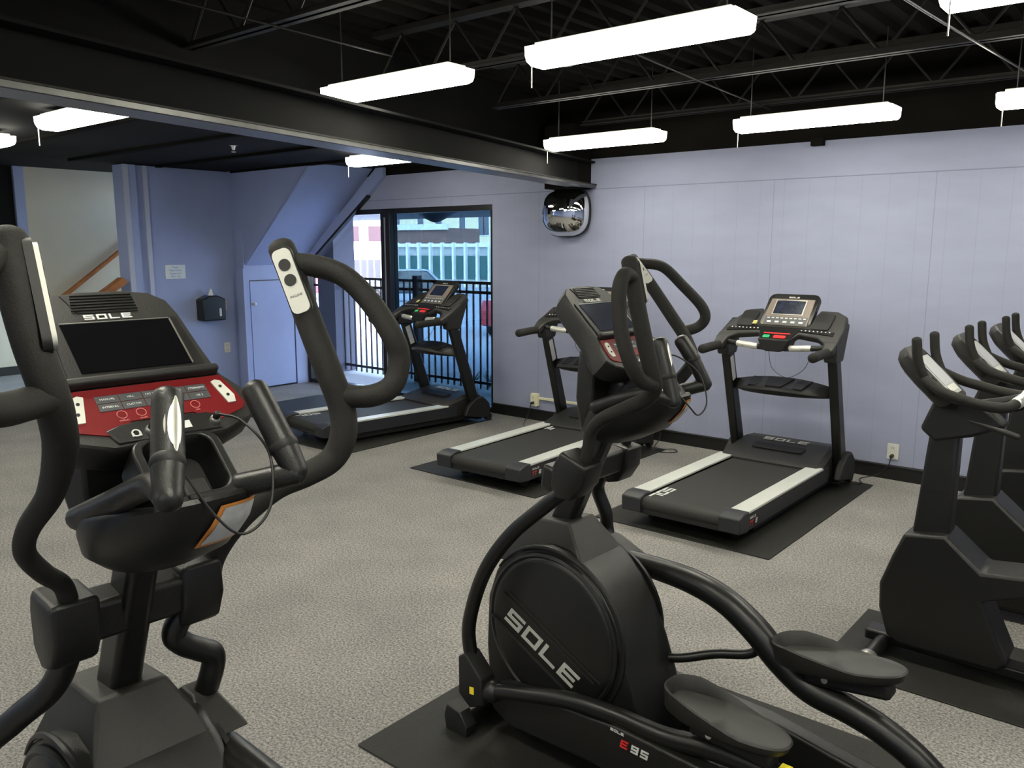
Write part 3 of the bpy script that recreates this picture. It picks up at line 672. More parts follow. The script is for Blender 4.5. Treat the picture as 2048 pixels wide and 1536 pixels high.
# ------------------------------------------------------------------ ellipticals
def elliptical(label, loc, yaw, k, A):
    t = thing('elliptical_trainer', label, 'elliptical', (*loc, .0075), yaw, 'elliptical trainers facing left', k)
    prof = [(-.19, .05), (-.235, .12), (-.25, .30), (-.24, .50), (-.20, .61), (-.165, .665), (-.05, .735), (.05, .765), (.13, .76), (.20, .72), (.27, .65), (.33, .56), (.38, .45), (.42, .34), (.45, .22), (.46, .10), (.42, .05)]
    P = []
    for a, b_ in zip(prof, prof[1:] + prof[:1]): P += [a]
    MB().prism(P, -.135, .135, 'xz', .035, .022).build('flywheel_shroud', 'plas', t, bevel=.004, sharp=30)
    # shoulder boot around the mast foot
    mb = MB()
    mb.rings([[(-.195, -.122, .65), (.19, -.122, .72), (.19, .122, .72), (-.195, .122, .65)],
              [(-.135, -.098, .745), (.14, -.098, .785), (.14, .098, .785), (-.135, .098, .745)],
              [(-.088, -.072, .828), (.095, -.072, .842), (.095, .072, .842), (-.088, .072, .828)]])
    mb.build('mast_boot', 'plast', t, bevel=.008)
    # side discs with logo
    for s in (-1, 1):
        mb = MB(); c = (.07, s * .135, .455)
        sg = s
        pr = [(.002, 0), (.285, 0), (.285, sg * .012), (.275, sg * .017), (.268, sg * .012), (.262, sg * .017), (.25, sg * .020), (.002, sg * .022)]
        mb.lathe(pr, c, 'y', 48); dsc = mb.build('side_disc', 'gloss' if 0 else 'plas', t, sharp=30)
        x = (math.cos(math.radians(-27)), 0, math.sin(math.radians(-27)))
        x = (x[0], 0, x[2]) if s < 0 else (-x[0], 0, -x[2])
        y = (-x[2], 0, x[0]) if s < 0 else (x[2], 0, -x[0])
        FD = frame((.04, s * .1565, .395), x, y)
        if s > 0: FD = frame((.04, s * .1565, .395), (-math.cos(math.radians(27)), 0, -math.sin(math.radians(27))), (-math.sin(math.radians(27)), 0, math.cos(math.radians(27))))
        mb = MB(FD); block_text(mb, 'SOLE', .062, 1.25, .22, .002, slant=.15); mb.build('disc_logo', 'printg', dsc)
        mb = MB(FD); mb.box(-.23, .23, .055, .061, 0, .004); mb.box(-.21, .25, .075, .079, 0, .004); mb.box(-.24, .21, -.064, -.056, 0, .005); mb.build('disc_rib', 'plast', dsc)
    # outer crescent rim
    mb = MB()
    pts = [(.07 + .305 * math.cos(a), -.135, .455 + .305 * math.sin(a)) for a in [math.radians(-40 + i * 8) for i in range(24)]]
    pts = [p for p in pts]
    mb.tube(pts, [.004, .010, .010, .004], raw=True, n=8); mb.build('shroud_ridge', 'plas', t)
    # base frame and stabilisers
    mb = MB(); mb.box(-.30, 1.30, -.045, .045, .04, .10); mb.build('base_beam', 'tube', t, bevel=.012, seg=3)
    for u, w in ((-.26, .24), (1.25, .26)):
        mb = MB(); mb.tube([(u, -w, .045), (u, w, .045)], .040, per=2, n=14, sq=.6); st = mb.build('stabiliser', 'tube', t)
        for s in (-1, 1):
            mb = MB(); mb.prism([(u - .055, .0), (u + .05, .0), (u + .055, .04), (u + .02, .09), (u - .05, .10), (u - .065, .05)], s * (w + .02) - .028, s * (w + .02) + .028, 'xz', .08, .006); mb.build('stabiliser_foot', 'rub', st)
    # guide rails under the pedals
    for s in (-1, 1):
        mb = MB(); mb.prism([(-.17, .19), (-.13, .12), (-.05, .085), (.30, .10), (1.30, .05), (1.30, .17), (.75, .26), (.40, .272), (.10, .250), (-.10, .225)], s * .19 - .035, s * .19 + .035, 'xz')
        gr = mb.build('guide_rail', 'plas', t, bevel=.010, seg=3)
        yy = s * .19 + s * .036
        fr = frame((.47, yy, .225), (-s, 0, s * .04), (0, 0, 1))
        mb = MB(fr); block_text(mb, '95', .027, 1.0, .3, .002, x0=.0, slant=.2); mb.M = fr @ Matrix.Translation((-.055, .032, 0)); block_text(mb, 'SOLE', .009, 1.2, .3, .002); mb.build('model_print', 'print', gr)
        mb = MB(fr); block_text(mb, 'E', .027, 1.0, .3, .002, x0=-.040, slant=.2); mb.build('model_print', 'redb', gr)
    # mast
    mb = MB()
    mb.hexa([(-.040, -.033, .80), (.060, -.033, .80), (.060, .033, .80), (-.040, .033, .80), (.22, -.030, 1.36), (.31, -.030, 1.36), (.31, .030, 1.36), (.22, .030, 1.36)])
    mb.build('mast', 'tube', t, bevel=.018, seg=4)
    # pivot axle and the two chunky arm joints
    mb = MB(); a0, a1 = A['hL'], A['hR']; mb.hexa([(.075, a0[1], 1.00), (.145, a0[1], .985), (.145, a1[1], .985), (.075, a1[1], 1.00), (.09, a0[1], 1.085), (.16, a0[1], 1.07), (.16, a1[1], 1.07), (.09, a1[1], 1.085)]); mb.build('pivot_axle', 'plas', t, bevel=.012)
    for s, c in ((-1, A['hL']), (1, A['hR'])):
        cu, cv, cw, tilt = c
        Mh = Matrix.Translation((cu, cv, cw)) @ Matrix.Rotation(math.radians(tilt), 4, 'Y')
        mb = MB(Mh)
        poly = [(-.055, .060), (.055, .072), (.068, .0), (.047, -.065), (.0, -.090), (-.047, -.06), (-.062, .0)]
        mb.prism(poly, -A['jw'], A['jw'], 'xz', .12, .012); mb.build('arm_joint', 'plas', t, bevel=.006)
    # moving arms : foam main tube, loop, control pad, lower link
    for s, key in ((-1, 'L'), (1, 'R')):
        main, loop, link, rod = A[key + 'm'], A[key + 'l'], A[key + 'k'], A[key + 'r']
        mb = MB(); mb.tube(main, A['ra' + key], per=8, n=18); arm = mb.build('moving_arm', 'foam', t, sharp=60)
        mb = MB(); mb.tube(loop, [A['rl' + key]] * 3, per=8, n=16); mb.build('loop_handle', 'foam', arm, sharp=60)
        mb = MB(); mb.tube(link, [.026] * 3, per=8, n=14); mb.build('lower_link', 'tube', t, sharp=60)
        mb = MB(); mb.tube(rod, A[key + 'rr'], per=8, n=16); mb.build('pedal_arm', 'tube', t, sharp=60)
        # control pad
        p0 = V(main[0]); c = catmull(main, 8); 
        d0 = (c[10] - c[0]).normalized(); n = V((.72, -s * .69, 0)) if s > 0 else V(A['nL']); n = (n - d0 * n.dot(d0)).normalized(); xx = d0.cross(n).normalized()
        pk = A['pk']; o = p0 + d0 * .085 * pk + n * (A['ra' + key][0] - .007)
        F = frame(o, xx, -d0, xx.cross(-d0))
        if xx.cross(-d0).dot(n) < 0: F = frame(o, -xx, -d0)
        F = F @ Matrix.Diagonal((pk, pk, 1, 1))
        mb = MB(F); mb.prism(rrect(.048, .165, .018, 5), -.006, .006); pb = mb.build('pad_bezel', 'rub', arm)
        mb = MB(F); mb.prism(rrect(.042, .150, .014, 5), .006, .0125); mb.build('control_pad', 'white', arm)
        for yy in (.038, .002):
            mb = MB(F); mb.prism(ngon(.0135, 18, 0, yy), .0125, .0145); pbn = mb.build('pad_button', 'plast', arm)
        mb = MB(F); font_mb(mb, 'INCLINE' if s > 0 else 'RESIST', .0075, 0, -.035); mb.v = [q + (F.to_3x3() @ V((0, 0, .0126))) for q in mb.v]; mb.build('pad_print', 'keyg', arm)
    # couplers at the low end of the long link
    cu, cv, cw = A['Lk'][-1]
    mb = MB(); mb.prism([(cu - .055, cw + .055), (cu - .02, cw + .075), (cu + .06, cw - .0), (cu + .065, cw - .10), (cu, cw - .13), (cu - .055, cw - .09)], cv - .045, cv + .03, 'xz', .08, .008); mb.build('link_coupler', 'rub', t, bevel=.004)
    r0 = V(A['Lr'][0]); r1 = V(A['Lr'][1])
    dd = (r1 - r0).normalized()
    mb = MB(); mb.tube([r0 - dd * .03, r0 + dd * .035], .040, per=1, n=16); mb.build('rod_collar', 'plas', t)
    mb = MB(frame(r0 + V((-.035, -.044, .005)), (1, 0, .15), (0, 0, 1))); mb.box(-.012, .010, -.014, .014, -.004, .002); mb.build('sticker', 'yel', t)
    yl = MB(); yl.box(.935, .965, -.215, -.165, .347, .352); yl.build('sticker', 'yel', t)
    # plate boot where the short link meets the far pedal arm
    q = V(A['Rk'][-1]); mb = MB()
    mb.rings([[(q[0] - .07, q[1] - .055, q[2] - .0), (q[0] + .12, q[1] - .05, q[2] - .02), (q[0] + .12, q[1] + .055, q[2] - .02), (q[0] - .07, q[1] + .06, q[2])],
              [(q[0] - .065, q[1] - .05, q[2] + .012), (q[0] + .10, q[1] - .045, q[2] - .006), (q[0] + .10, q[1] + .05, q[2] - .006), (q[0] - .065, q[1] + .055, q[2] + .012)],
              [(q[0] - .025, q[1] - .025, q[2] + .05), (q[0] + .025, q[1] - .025, q[2] + .045), (q[0] + .025, q[1] + .025, q[2] + .045), (q[0] - .025, q[1] + .025, q[2] + .05)]])
    mb.build('link_boot', 'plast', t, bevel=.004)
    # crank bar joining shroud and far arm
    mb = MB(); mb.tube([(.36, .10, .37), (.447, .12, .388), (.548, .16, .422), (.66, .19, .45), (.70, .20, .50)], .016, n=12); mb.build('crank_bar', 'tube', t)
    # pedals
    for s, (a, b_) in ((-1, A['pL']), (1, A['pR'])):
        a = V(a); b_ = V(b_); L = (b_ - a).length; x = (b_ - a).normalized(); z = V((0, 0, 1)); z = (z - x * z.dot(x)).normalized(); y = z.cross(x)
        F = frame(a.lerp(b_, .5), x, y)
        n = 40; def_out = []
        for i in range(n):
            th = 2 * PI * i / n; cx, sy = math.cos(th), math.sin(th)
            def_out.append((L / 2 * math.copysign(abs(cx) ** .75, cx), .088 * math.copysign(abs(sy) ** .8, sy) * (1 - .12 * cx)))
        def sc(f, q=def_out): return [(p[0] * f, p[1] * f) for p in q]
        def lip(p): return .040 * max(0, min(1, (.35 - p[0] / (L / 2)) / 1.0))
        R = [[(p[0] * .86, p[1] * .82, -.035) for p in def_out], [(p[0] * .97, p[1] * .96, -.02) for p in def_out], [(p[0], p[1], lip(p)) for p in def_out],
             [(p[0] * .975, p[1] * .95, lip(p) + .004) for p in def_out], [(p[0] * .93, p[1] * .87, lip(p) * .8) for p in def_out], [(p[0] * .88, p[1] * .78, .002) for p in def_out], [(p[0] * .02, p[1] * .02, .002) for p in def_out]]
        pd = MB(F).rings(R).build('pedal', 'plast', t, sharp=50)
        mb = MB(F); mb.box(-.10, .16, -.035, .035, -.085, -.030); mb.build('pedal_bracket', 'rub', pd, bevel=.012)
        mb = MB(F); mb.lathe([(.002, -.045), (.010, -.045), (.010, -.04), (.002, -.04)], (-.03, 0, -.055), 'y', 12); mb.build('pedal_bolt', 'chrome', pd)
    # ------- console
    Pc = V((.262, A['cv'], 1.503)); FC = frame(Pc, (0, 1, 0), (-.743, 0, .669))
    body = [(-.185, -.085), (-.175, -.045), (-.145, .0), (-.135, .08), (-.128, .165), (-.118, .205), (-.09, .228), (-.04, .236), (.04, .236), (.09, .228), (.118, .205), (.128, .165), (.135, .08), (.145, .0), (.175, -.045), (.185, -.085), (.16, -.112), (.10, -.135), (-.10, -.135), (-.16, -.112)]
    mb = MB(FC)
    R = []
    for (f, z) in ((.84, -.088), (.95, -.075), (.99, -.05), (1.0, -.02), (1.0, -.004), (.985, .0)): R.append([(p[0] * f, .05 + (p[1] - .05) * f, z) for p in body])
    mb.rings(R); cn = mb.build('console_housing', 'plast', t, sharp=35)
    mb = MB(FC); mb.prism([(-.117, .155), (.117, .155), (.125, .012), (-.125, .012)], .0, .004); mb.build('screen_surround', 'plas', cn)
    mb = MB(FC); mb.box(-.100, .100, .030, .148, .004, .006); mb.build('screen', A['scr'], cn)
    mb = MB(FC); mb.box(.1, .1025, .030, .148, .004, .0075); mb.box(-.1, .1, .148, .150, .004, .0075); mb.build('screen_edge', 'sil', cn)
    mb = MB(FC); mb.prism([(-.075, .225), (.055, .225), (.052, .178), (-.058, .178)], .0, .002); vt = mb.build('speaker_vent', 'rub', cn)
    mb = MB(FC)
    for i in range(6): mb.box(-.068 + i * .0018, .053, .183 + i * .0075, .1856 + i * .0075, .002, .005)
    mb.build('vent_louver', 'plas', vt)
    mb = MB(FC @ Matrix.Translation((-.008, .166, .001))); block_text(mb, 'SOLE', .0125, 1.45, .38, .002); mb.build('console_logo', 'print', cn)
    mb = MB(FC); mb.prism([(-.138, .012), (-.138, -.004), (.138, -.004), (.138, .012)], .0, .022, inset=.0); mb.build('reading_ledge', 'rub', cn, bevel=.006, seg=3)
    mb = MB(FC); mb.prism([(-.140, -.006), (.140, -.006), (.152, -.04), (.160, -.080), (.150, -.092), (.100, -.108), (.075, -.098), (.055, -.084), (-.055, -.084), (-.075, -.098), (-.100, -.108), (-.150, -.092), (-.160, -.080), (-.152, -.04)], .0, .003); rp = mb.build('key_panel', 'red', cn)
    for s in (-1, 1):
        mb = MB(FC); q = [(s * .124, -.018), (s * .134, -.022), (s * .147, -.060), (s * .143, -.076), (s * .128, -.076), (s * .115, -.022)]
        mb.prism(q, .003, .0055); wk = mb.build('side_key', 'white', rp)
        mb = MB(FC); mb.prism(ngon(.0032, 8, s * .128, -.036), .0055, .007); mb.prism(ngon(.0032, 8, s * .1345, -.058), .0055, .007); mb.build('key_mark', 'rub', wk)
    mb = MB(FC)
    for i in range(5):
        for j in range(2): mb.box(-.098 + i * .0402 , -.0592 + i * .0402, -.0395 - j * .0175, -.0235 - j * .0175, .003, .0042)
    mb.build('program_key', 'keyg', rp)
    mb = MB(FC)
    W = (('MANUAL', 'HILL', 'FAT BURN', 'CARDIO', 'STRENGTH'), ('INTERVAL', 'CUSTOM', 'FUSION', 'HR 1', 'HR 2'))
    for j in range(2):
        for i in range(5): font_mb(mb, W[j][i], .0062, -.0786 + i * .0402, -.0315 - j * .0175)
    mb.v = [q + (FC.to_3x3() @ V((0, 0, .0043))) for q in mb.v]; mb.build('key_print', 'print', rp)
    for xx, s_ in ((-.066, 'DISPLAY'), (-.033, 'START'), (.033, 'STOP'), (.066, 'FAN')):
        MB(FC).ring_frame(ngon(.0088, 18, xx, -.068), ngon(.0078, 18, xx, -.068), .003, .004).build('round_key', 'pinkp', rp)
        mb = MB(FC @ Matrix.Translation((0, 0, .003))); font_mb(mb, s_, .0045, xx, -.081, th=.0012); mb.build('round_key_print', 'pinkp', rp)
    # lower neck with jacks and bottle opening
    neck = [(-.105, -.098), (-.075, -.088), (.075, -.088), (.105, -.098), (.095, -.125), (.080, -.18), (.076, -.25), (.055, -.275), (-.055, -.275), (-.076, -.25), (-.080, -.18), (-.095, -.125)]
    op = [(p[0], p[1]) for p in rrect(.118, .118, .022, 5, .0, -.188)]
    mb = MB(FC); mb.prism([(-.105, -.098), (-.075, -.088), (.075, -.088), (.105, -.098), (.092, -.128), (-.092, -.128)], -.012, .004); nk = mb.build('neck_panel', 'plas', t, bevel=.003)
    mb = MB(FC); mb.ring_frame(rrect(.158, .152, .03, 5, 0, -.200), rrect(.122, .118, .024, 5, 0, -.192), -.075, .002); mb.build('bottle_holder', 'plas', t, bevel=.005, seg=3)
    mb = MB(FC); mb.prism(rrect(.13, .13, .024, 5, 0, -.192), -.12, -.07); mb.build('holder_floor', 'rub', t)
    mb = MB(FC); mb.box(-.01, .04, -.25, -.20, -.07, -.03); mb.build('holder_divider', 'plast', t, bevel=.006)
    mb = MB(FC); mb.box(.016, .040, -.118, -.102, .004, .005); mb.build('usb_mark', 'print', nk)
    mb = MB(FC); mb.ring_frame(ngon(.008, 14, -.058, -.112), ngon(.0055, 14, -.058, -.112), .004, .0055); mb.box(-.066, -.0625, -.119, -.112, .004, .0055); mb.box(-.0535, -.050, -.119, -.112, .004, .0055); mb.build('headphone_mark', 'print', nk)
    for xx in (-.034, .084):
        mb = MB(FC); mb.tube([(xx, -.112, .003), (xx, -.112, .024)], .0065, per=1, n=10); jp = mb.build('audio_plug', 'rub', nk)
        mb = MB(FC); mb.tube([(xx, -.112, .010), (xx, -.112, .004)], .009, per=1, n=12); mb.build('jack_ring', 'sil', nk)
    # audio cable looping from jack to jack
    c0 = FC @ V((.084, -.112, .024)); c1 = FC @ V((-.034, -.112, .024))
    mb = MB(); mb.tube([c0, c0 + V((.05, .02, -.01)), c0 + V((.12, .03, -.06)), c0 + V((.165, .0, -.14)), c0 + V((.165, -.05, -.175)), c0 + V((.15, -.09, -.14)), c0 + V((.08, -.115, -.06)), c1], .0025, n=6); mb.build('audio_cable', 'rub', t)
    # bowl shaped lower body
    R = []
    BR = ((.215, 1.145, .045, .045, 0), (.225, 1.165, .105, .085, .02), (.262, 1.198, .155, .120, .05), (.298, 1.248, .176, .137, .09), (.312, 1.286, .178, .142, .12), (.312, 1.294, .172, .137, .12))
    for (cu, cw, ru, rv, tl) in BR:
        R.append([(cu + ru * math.cos(a) , rv * math.copysign(abs(math.sin(a)) ** .85, math.sin(a)), cw + tl * ru * math.cos(a) * 2.0) for a in [2 * PI * i / 32 for i in range(32)]])
    MB().rings(R).build('lower_bowl', 'plas', t, sharp=50)
    mb = MB(FC @ Matrix.Translation((0, 0, 0)))
    # warning label on the bowl, user side
    def bowl_pt(a, q, off):
        k = min(int(q), len(BR) - 2); f = q - k
        cu, cw, ru, rv, tl = [BR[k][i] + (BR[k + 1][i] - BR[k][i]) * f for i in range(5)]
        sa = math.sin(a)
        return V((cu + (ru + off) * math.cos(a), (rv + off) * math.copysign(abs(sa) ** .85, sa), cw + tl * ru * math.cos(a) * 2.0 - off * .35))
    def patch(a0, a1, q0, q1, off, sk):
        n1, n2 = 8, 6
        vs = [bowl_pt(math.radians(a0 + (a1 - a0) * i / n1 + sk * j / n2), q0 + (q1 - q0) * j / n2, off + e) for e in (0, .001) for j in range(n2 + 1) for i in range(n1 + 1)]
        N = (n1 + 1) * (n2 + 1); fs = []
        for j in range(n2):
            for i in range(n1):
                p = j * (n1 + 1) + i; fs.append((p, p + 1, p + n1 + 2, p + n1 + 1)); fs.append((N + p, N + p + n1 + 1, N + p + n1 + 2, N + p + 1))
        return vs, fs
    lb = MB().add(*patch(-4, 34, 2.35, 3.75, .0025, 8)).build('caution_label', 'orange', t)
    MB().add(*patch(-1.5, 31.5, 2.45, 3.65, .0045, 8)).build('caution_text_area', 'labelg', lb)
    # front cowl behind the console
    mb = MB(); R = []
    for (w_, u, hv) in ((1.46, .17, .125), (1.40, .165, .128), (1.30, .155, .122), (1.20, .16, .10), (1.17, .175, .08)):
        R.append([(u, -hv, w_), (u - .035, -hv * .6, w_), (u - .045, 0, w_), (u - .035, hv * .6, w_), (u, hv, w_), (u + .05, hv * .8, w_), (u + .05, -hv * .8, w_)])
    mb.rings(R); mb.build('front_cowl', 'plast', t, bevel=.006, sharp=50)
    # fixed handlebar: side bars and upright grips with pulse plates
    for s, key in ((-1, 'gL'), (1, 'gR')):
        g = [V(p) for p in A[key]]
        br = [V(p) for p in A['b' + key[1]]]
        mb = MB(); mb.tube(br, .022, n=14); mb.build('fixed_bar', 'plas', t)
        mb = MB(); mb.tube([g[0], g[1], g[2]], [.024, .025, .021], n=16); gp = mb.build('fixed_grip', 'plas', t, sharp=60)
        d0 = (g[1] - g[0]).normalized(); o = g[0].lerp(g[1], .55); n = V((.80, -s * .30, .30)); 
        if s > 0: n = V((.35, .90, .25))
        else: n = V((.92, .05, .2))
        n = (n - d0 * n.dot(d0)).normalized(); x = (-d0).cross(n).normalized(); L = (g[1] - g[0]).length * .92
        R = []
        for i in range(11):
            a = -1 + 2 * i / 10; wv = .019 * math.sqrt(max(.02, 1 - a * a)); cc = o - d0 * (a * L / 2)
            R.append([tuple(cc + x * (wv * math.cos(b2)) + n * (.0205 * math.sqrt(max(0, 1 - (wv * math.cos(b2) / .027) ** 2)) + .006 * math.sin(b2) - .002)) for b2 in [0, .6, 1.2, PI / 2, PI - 1.2, PI - .6, PI, -PI / 2]])
        MB().rings(R).build('pulse_sensor', 'chrome', gp, sharp=60)
        mb = MB(); dm = (g[2] - g[1]).normalized(); mb.tube([g[1], g[1] + dm * .006], .0265, per=1, n=16); mb.build('grip_ring', 'rub', gp)
    return t

AM = dict(
 Lm=[(0.49, -0.33, 1.752), (0.527, -0.34, 1.628), (0.557, -0.34, 1.52), (0.571, -0.33, 1.451), (0.568, -0.31, 1.409), (0.532, -0.29, 1.366), (0.45, -0.27, 1.325), (0.353, -0.25, 1.277), (0.3, -0.235, 1.227), (0.282, -0.225, 1.163), (0.252, -0.22, 1.084)],
 Ll=[(0.506, -0.34, 1.709), (0.514, -0.39, 1.716), (0.519, -0.42, 1.672), (0.533, -0.43, 1.58), (0.556, -0.42, 1.494), (0.566, -0.38, 1.436), (0.575, -0.33, 1.417)],
 Lk=[(0.229, -0.22, 1.08), (0.185, -0.22, 1.013), (0.125, -0.23, 0.957), (-0.032, -0.24, 0.813), (-0.147, -0.25, 0.649), (-0.219, -0.25, 0.456), (-0.22, -0.25, 0.339), (-0.183, -0.25, 0.264)],
 Lr=[(-0.133, -0.25, 0.204), (0.015, -0.24, 0.246), (0.22, -0.22, 0.289), (0.388, -0.2, 0.293), (0.563, -0.18, 0.282), (0.729, -0.17, 0.304), (0.932, -0.17, 0.307), (1.131, -0.17, 0.252)],
 Lrr=[.027, .028, .030, .032, .035, .037],
 Rm=[(0.042, 0.36, 1.747), (0.117, 0.37, 1.656), (0.204, 0.38, 1.544), (0.269, 0.38, 1.462), (0.304, 0.37, 1.393), (0.289, 0.34, 1.341), (0.247, 0.3, 1.281), (0.186, 0.25, 1.198), (0.133, 0.22, 1.102), (0.121, 0.21, 1.017)],
 Rl=[(0.071, 0.37, 1.732), (0.138, 0.42, 1.718), (0.201, 0.46, 1.65), (0.27, 0.48, 1.578), (0.288, 0.48, 1.533), (0.27, 0.46, 1.5), (0.242, 0.4, 1.484)],
 Rk=[(0.076, 0.21, 1.009), (0.021, 0.21, 0.931), (0.006, 0.22, 0.877), (0.031, 0.24, 0.788), (0.030, 0.25, 0.725), (0.06, 0.24, 0.667)],
 Rr=[(0.034, 0.25, 0.626), (0.217, 0.23, 0.634), (0.415, 0.21, 0.634), (0.556, 0.2, 0.604), (0.668, 0.2, 0.537), (0.759, 0.2, 0.457), (0.867, 0.19, 0.4), (0.994, 0.19, 0.378), (1.1, 0.19, 0.347), (1.217, 0.19, 0.284), (1.374, 0.19, 0.137)],
 Rrr=[.035, .045, .048, .046, .044, .042],
 jw=.050, hL=(.225, -.215, 1.075, 25), hR=(.10, .215, 1.02, 15),
 pL=((.561, -.17, .434), (.958, -.17, .412)), pR=((.744, .19, .499), (1.148, .19, .555)), cv=-.012, scr='lcd',
 pk=.74, nL=(.62, .78, 0), raL=[.0235] * 5 + [.022, .020, .020, .020], raR=[.0225] * 5 + [.021, .0195, .019], rlL=.0205, rlR=.0195, gL=[(0.473, -0.13, 1.509), (0.510, -0.142, 1.412), (0.540, -0.15, 1.335)], gR=[(0.382, 0.15, 1.485), (0.421, 0.16, 1.426), (0.464, 0.18, 1.339)],
 bL=[(0.245, -0.14, 1.282), (0.35, -.145, 1.325), (0.449, -0.145, 1.352), (.535, -.15, 1.345)], bR=[(.245, .10, 1.27), (.34, .12, 1.30), (.463, .18, 1.342)])
AL = dict(
 Lm=[(0.5, -0.27, 1.754), (0.53, -0.274, 1.696), (0.56, -0.271, 1.62), (0.57, -0.26, 1.56), (0.55, -0.246, 1.516), (0.5, -0.229, 1.459), (0.4, -0.216, 1.37), (0.32, -0.228, 1.298), (0.27, -0.222, 1.242), (0.22, -0.183, 1.182), (0.17, -0.138, 1.13), (0.15, -0.121, 1.07)],
 Ll=[(0.5, -0.272, 1.735), (0.55, -0.328, 1.717), (0.6, -0.38, 1.678), (0.64, -0.403, 1.625), (0.65, -0.391, 1.58), (0.62, -0.341, 1.549), (0.58, -0.285, 1.545), (0.57, -0.258, 1.547)],
 Lk=[(0.13, -0.122, 1.02), (0.1, -0.124, 0.953), (0.06, -0.143, 0.883), (0.0, -0.192, 0.817), (-0.08, -0.25, 0.72), (-0.19, -.26, .52), (-.22, -.255, .36), (-.185, -.25, .264)],
 Lr=AM['Lr'], Lrr=AM['Lrr'],
 Rm=[(0.08, 0.408, 1.742), (0.12, 0.422, 1.642), (0.16, 0.432, 1.548), (0.2, 0.445, 1.454), (0.22, 0.458, 1.381), (0.23, 0.451, 1.32), (0.22, 0.427, 1.271), (0.21, 0.369, 1.246), (0.19, 0.305, 1.225), (0.17, 0.248, 1.185), (0.15, 0.204, 1.136), (0.13, 0.177, 1.082), (0.12, 0.168, 1.03)],
 Rl=[(0.1, 0.418, 1.707), (0.14, 0.464, 1.7), (0.19, 0.502, 1.676), (0.24, 0.532, 1.62), (0.29, 0.553, 1.543), (0.3, 0.562, 1.492), (0.3, 0.542, 1.437), (0.28, 0.5, 1.414), (0.22, 0.462, 1.409)],
 Rk=[(0.12, 0.125, 1.003), (0.1, 0.093, 0.935), (0.1, 0.107, 0.903), (0.1, 0.145, 0.874), (0.1, 0.176, 0.848), (0.09, 0.168, 0.788), (0.07, 0.15, 0.725)],
 Rr=[(0.03, 0.15, 0.66), (0.2, 0.15, 0.665), (0.4, 0.17, 0.63), (0.556, 0.18, 0.604), (0.668, 0.19, 0.537), (0.759, 0.2, 0.457), (0.867, 0.19, 0.4), (0.994, 0.19, 0.378), (1.1, 0.19, 0.347), (1.217, 0.19, 0.284), (1.374, 0.19, 0.137)],
 Rrr=AM['Rrr'],
 jw=.044, hL=(.115, -.122, 1.035, 10), hR=(.10, .135, 1.025, 5),
 pL=AM['pL'], pR=AM['pR'], cv=0.0, scr='screen',
 pk=1.0, nL=(.22, .97, 0), raL=[.026, .025, .024, .024, .024, .020, .0175, .0175, .0175, .0175], raR=[.0305] * 5 + [.028, .0255, .0235, .023, .023], rlL=.022, rlR=.0255, gL=[(0.5, -0.069, 1.513), (0.57, -0.107, 1.43), (0.62, -0.133, 1.386)], gR=[(0.42, 0.127, 1.491), (0.49, 0.136, 1.40), (0.52, 0.143, 1.353)],
 bL=[(0.24, -0.125, 1.272), (.38, -.115, 1.33), (0.5, -0.105, 1.379), (.60, -.125, 1.39)], bR=[(.44, .075, 1.328), (.48, .11, 1.34), (.52, .143, 1.353)])
elliptical('black elliptical trainer in the centre foreground, large white logo on its round side cover', (-1.70, 2.33), -2, 1.0, AM)
elliptical('black elliptical trainer at the left edge, its red key panel seen head-on', (-1.765, .75), -3, 1.027, AL)

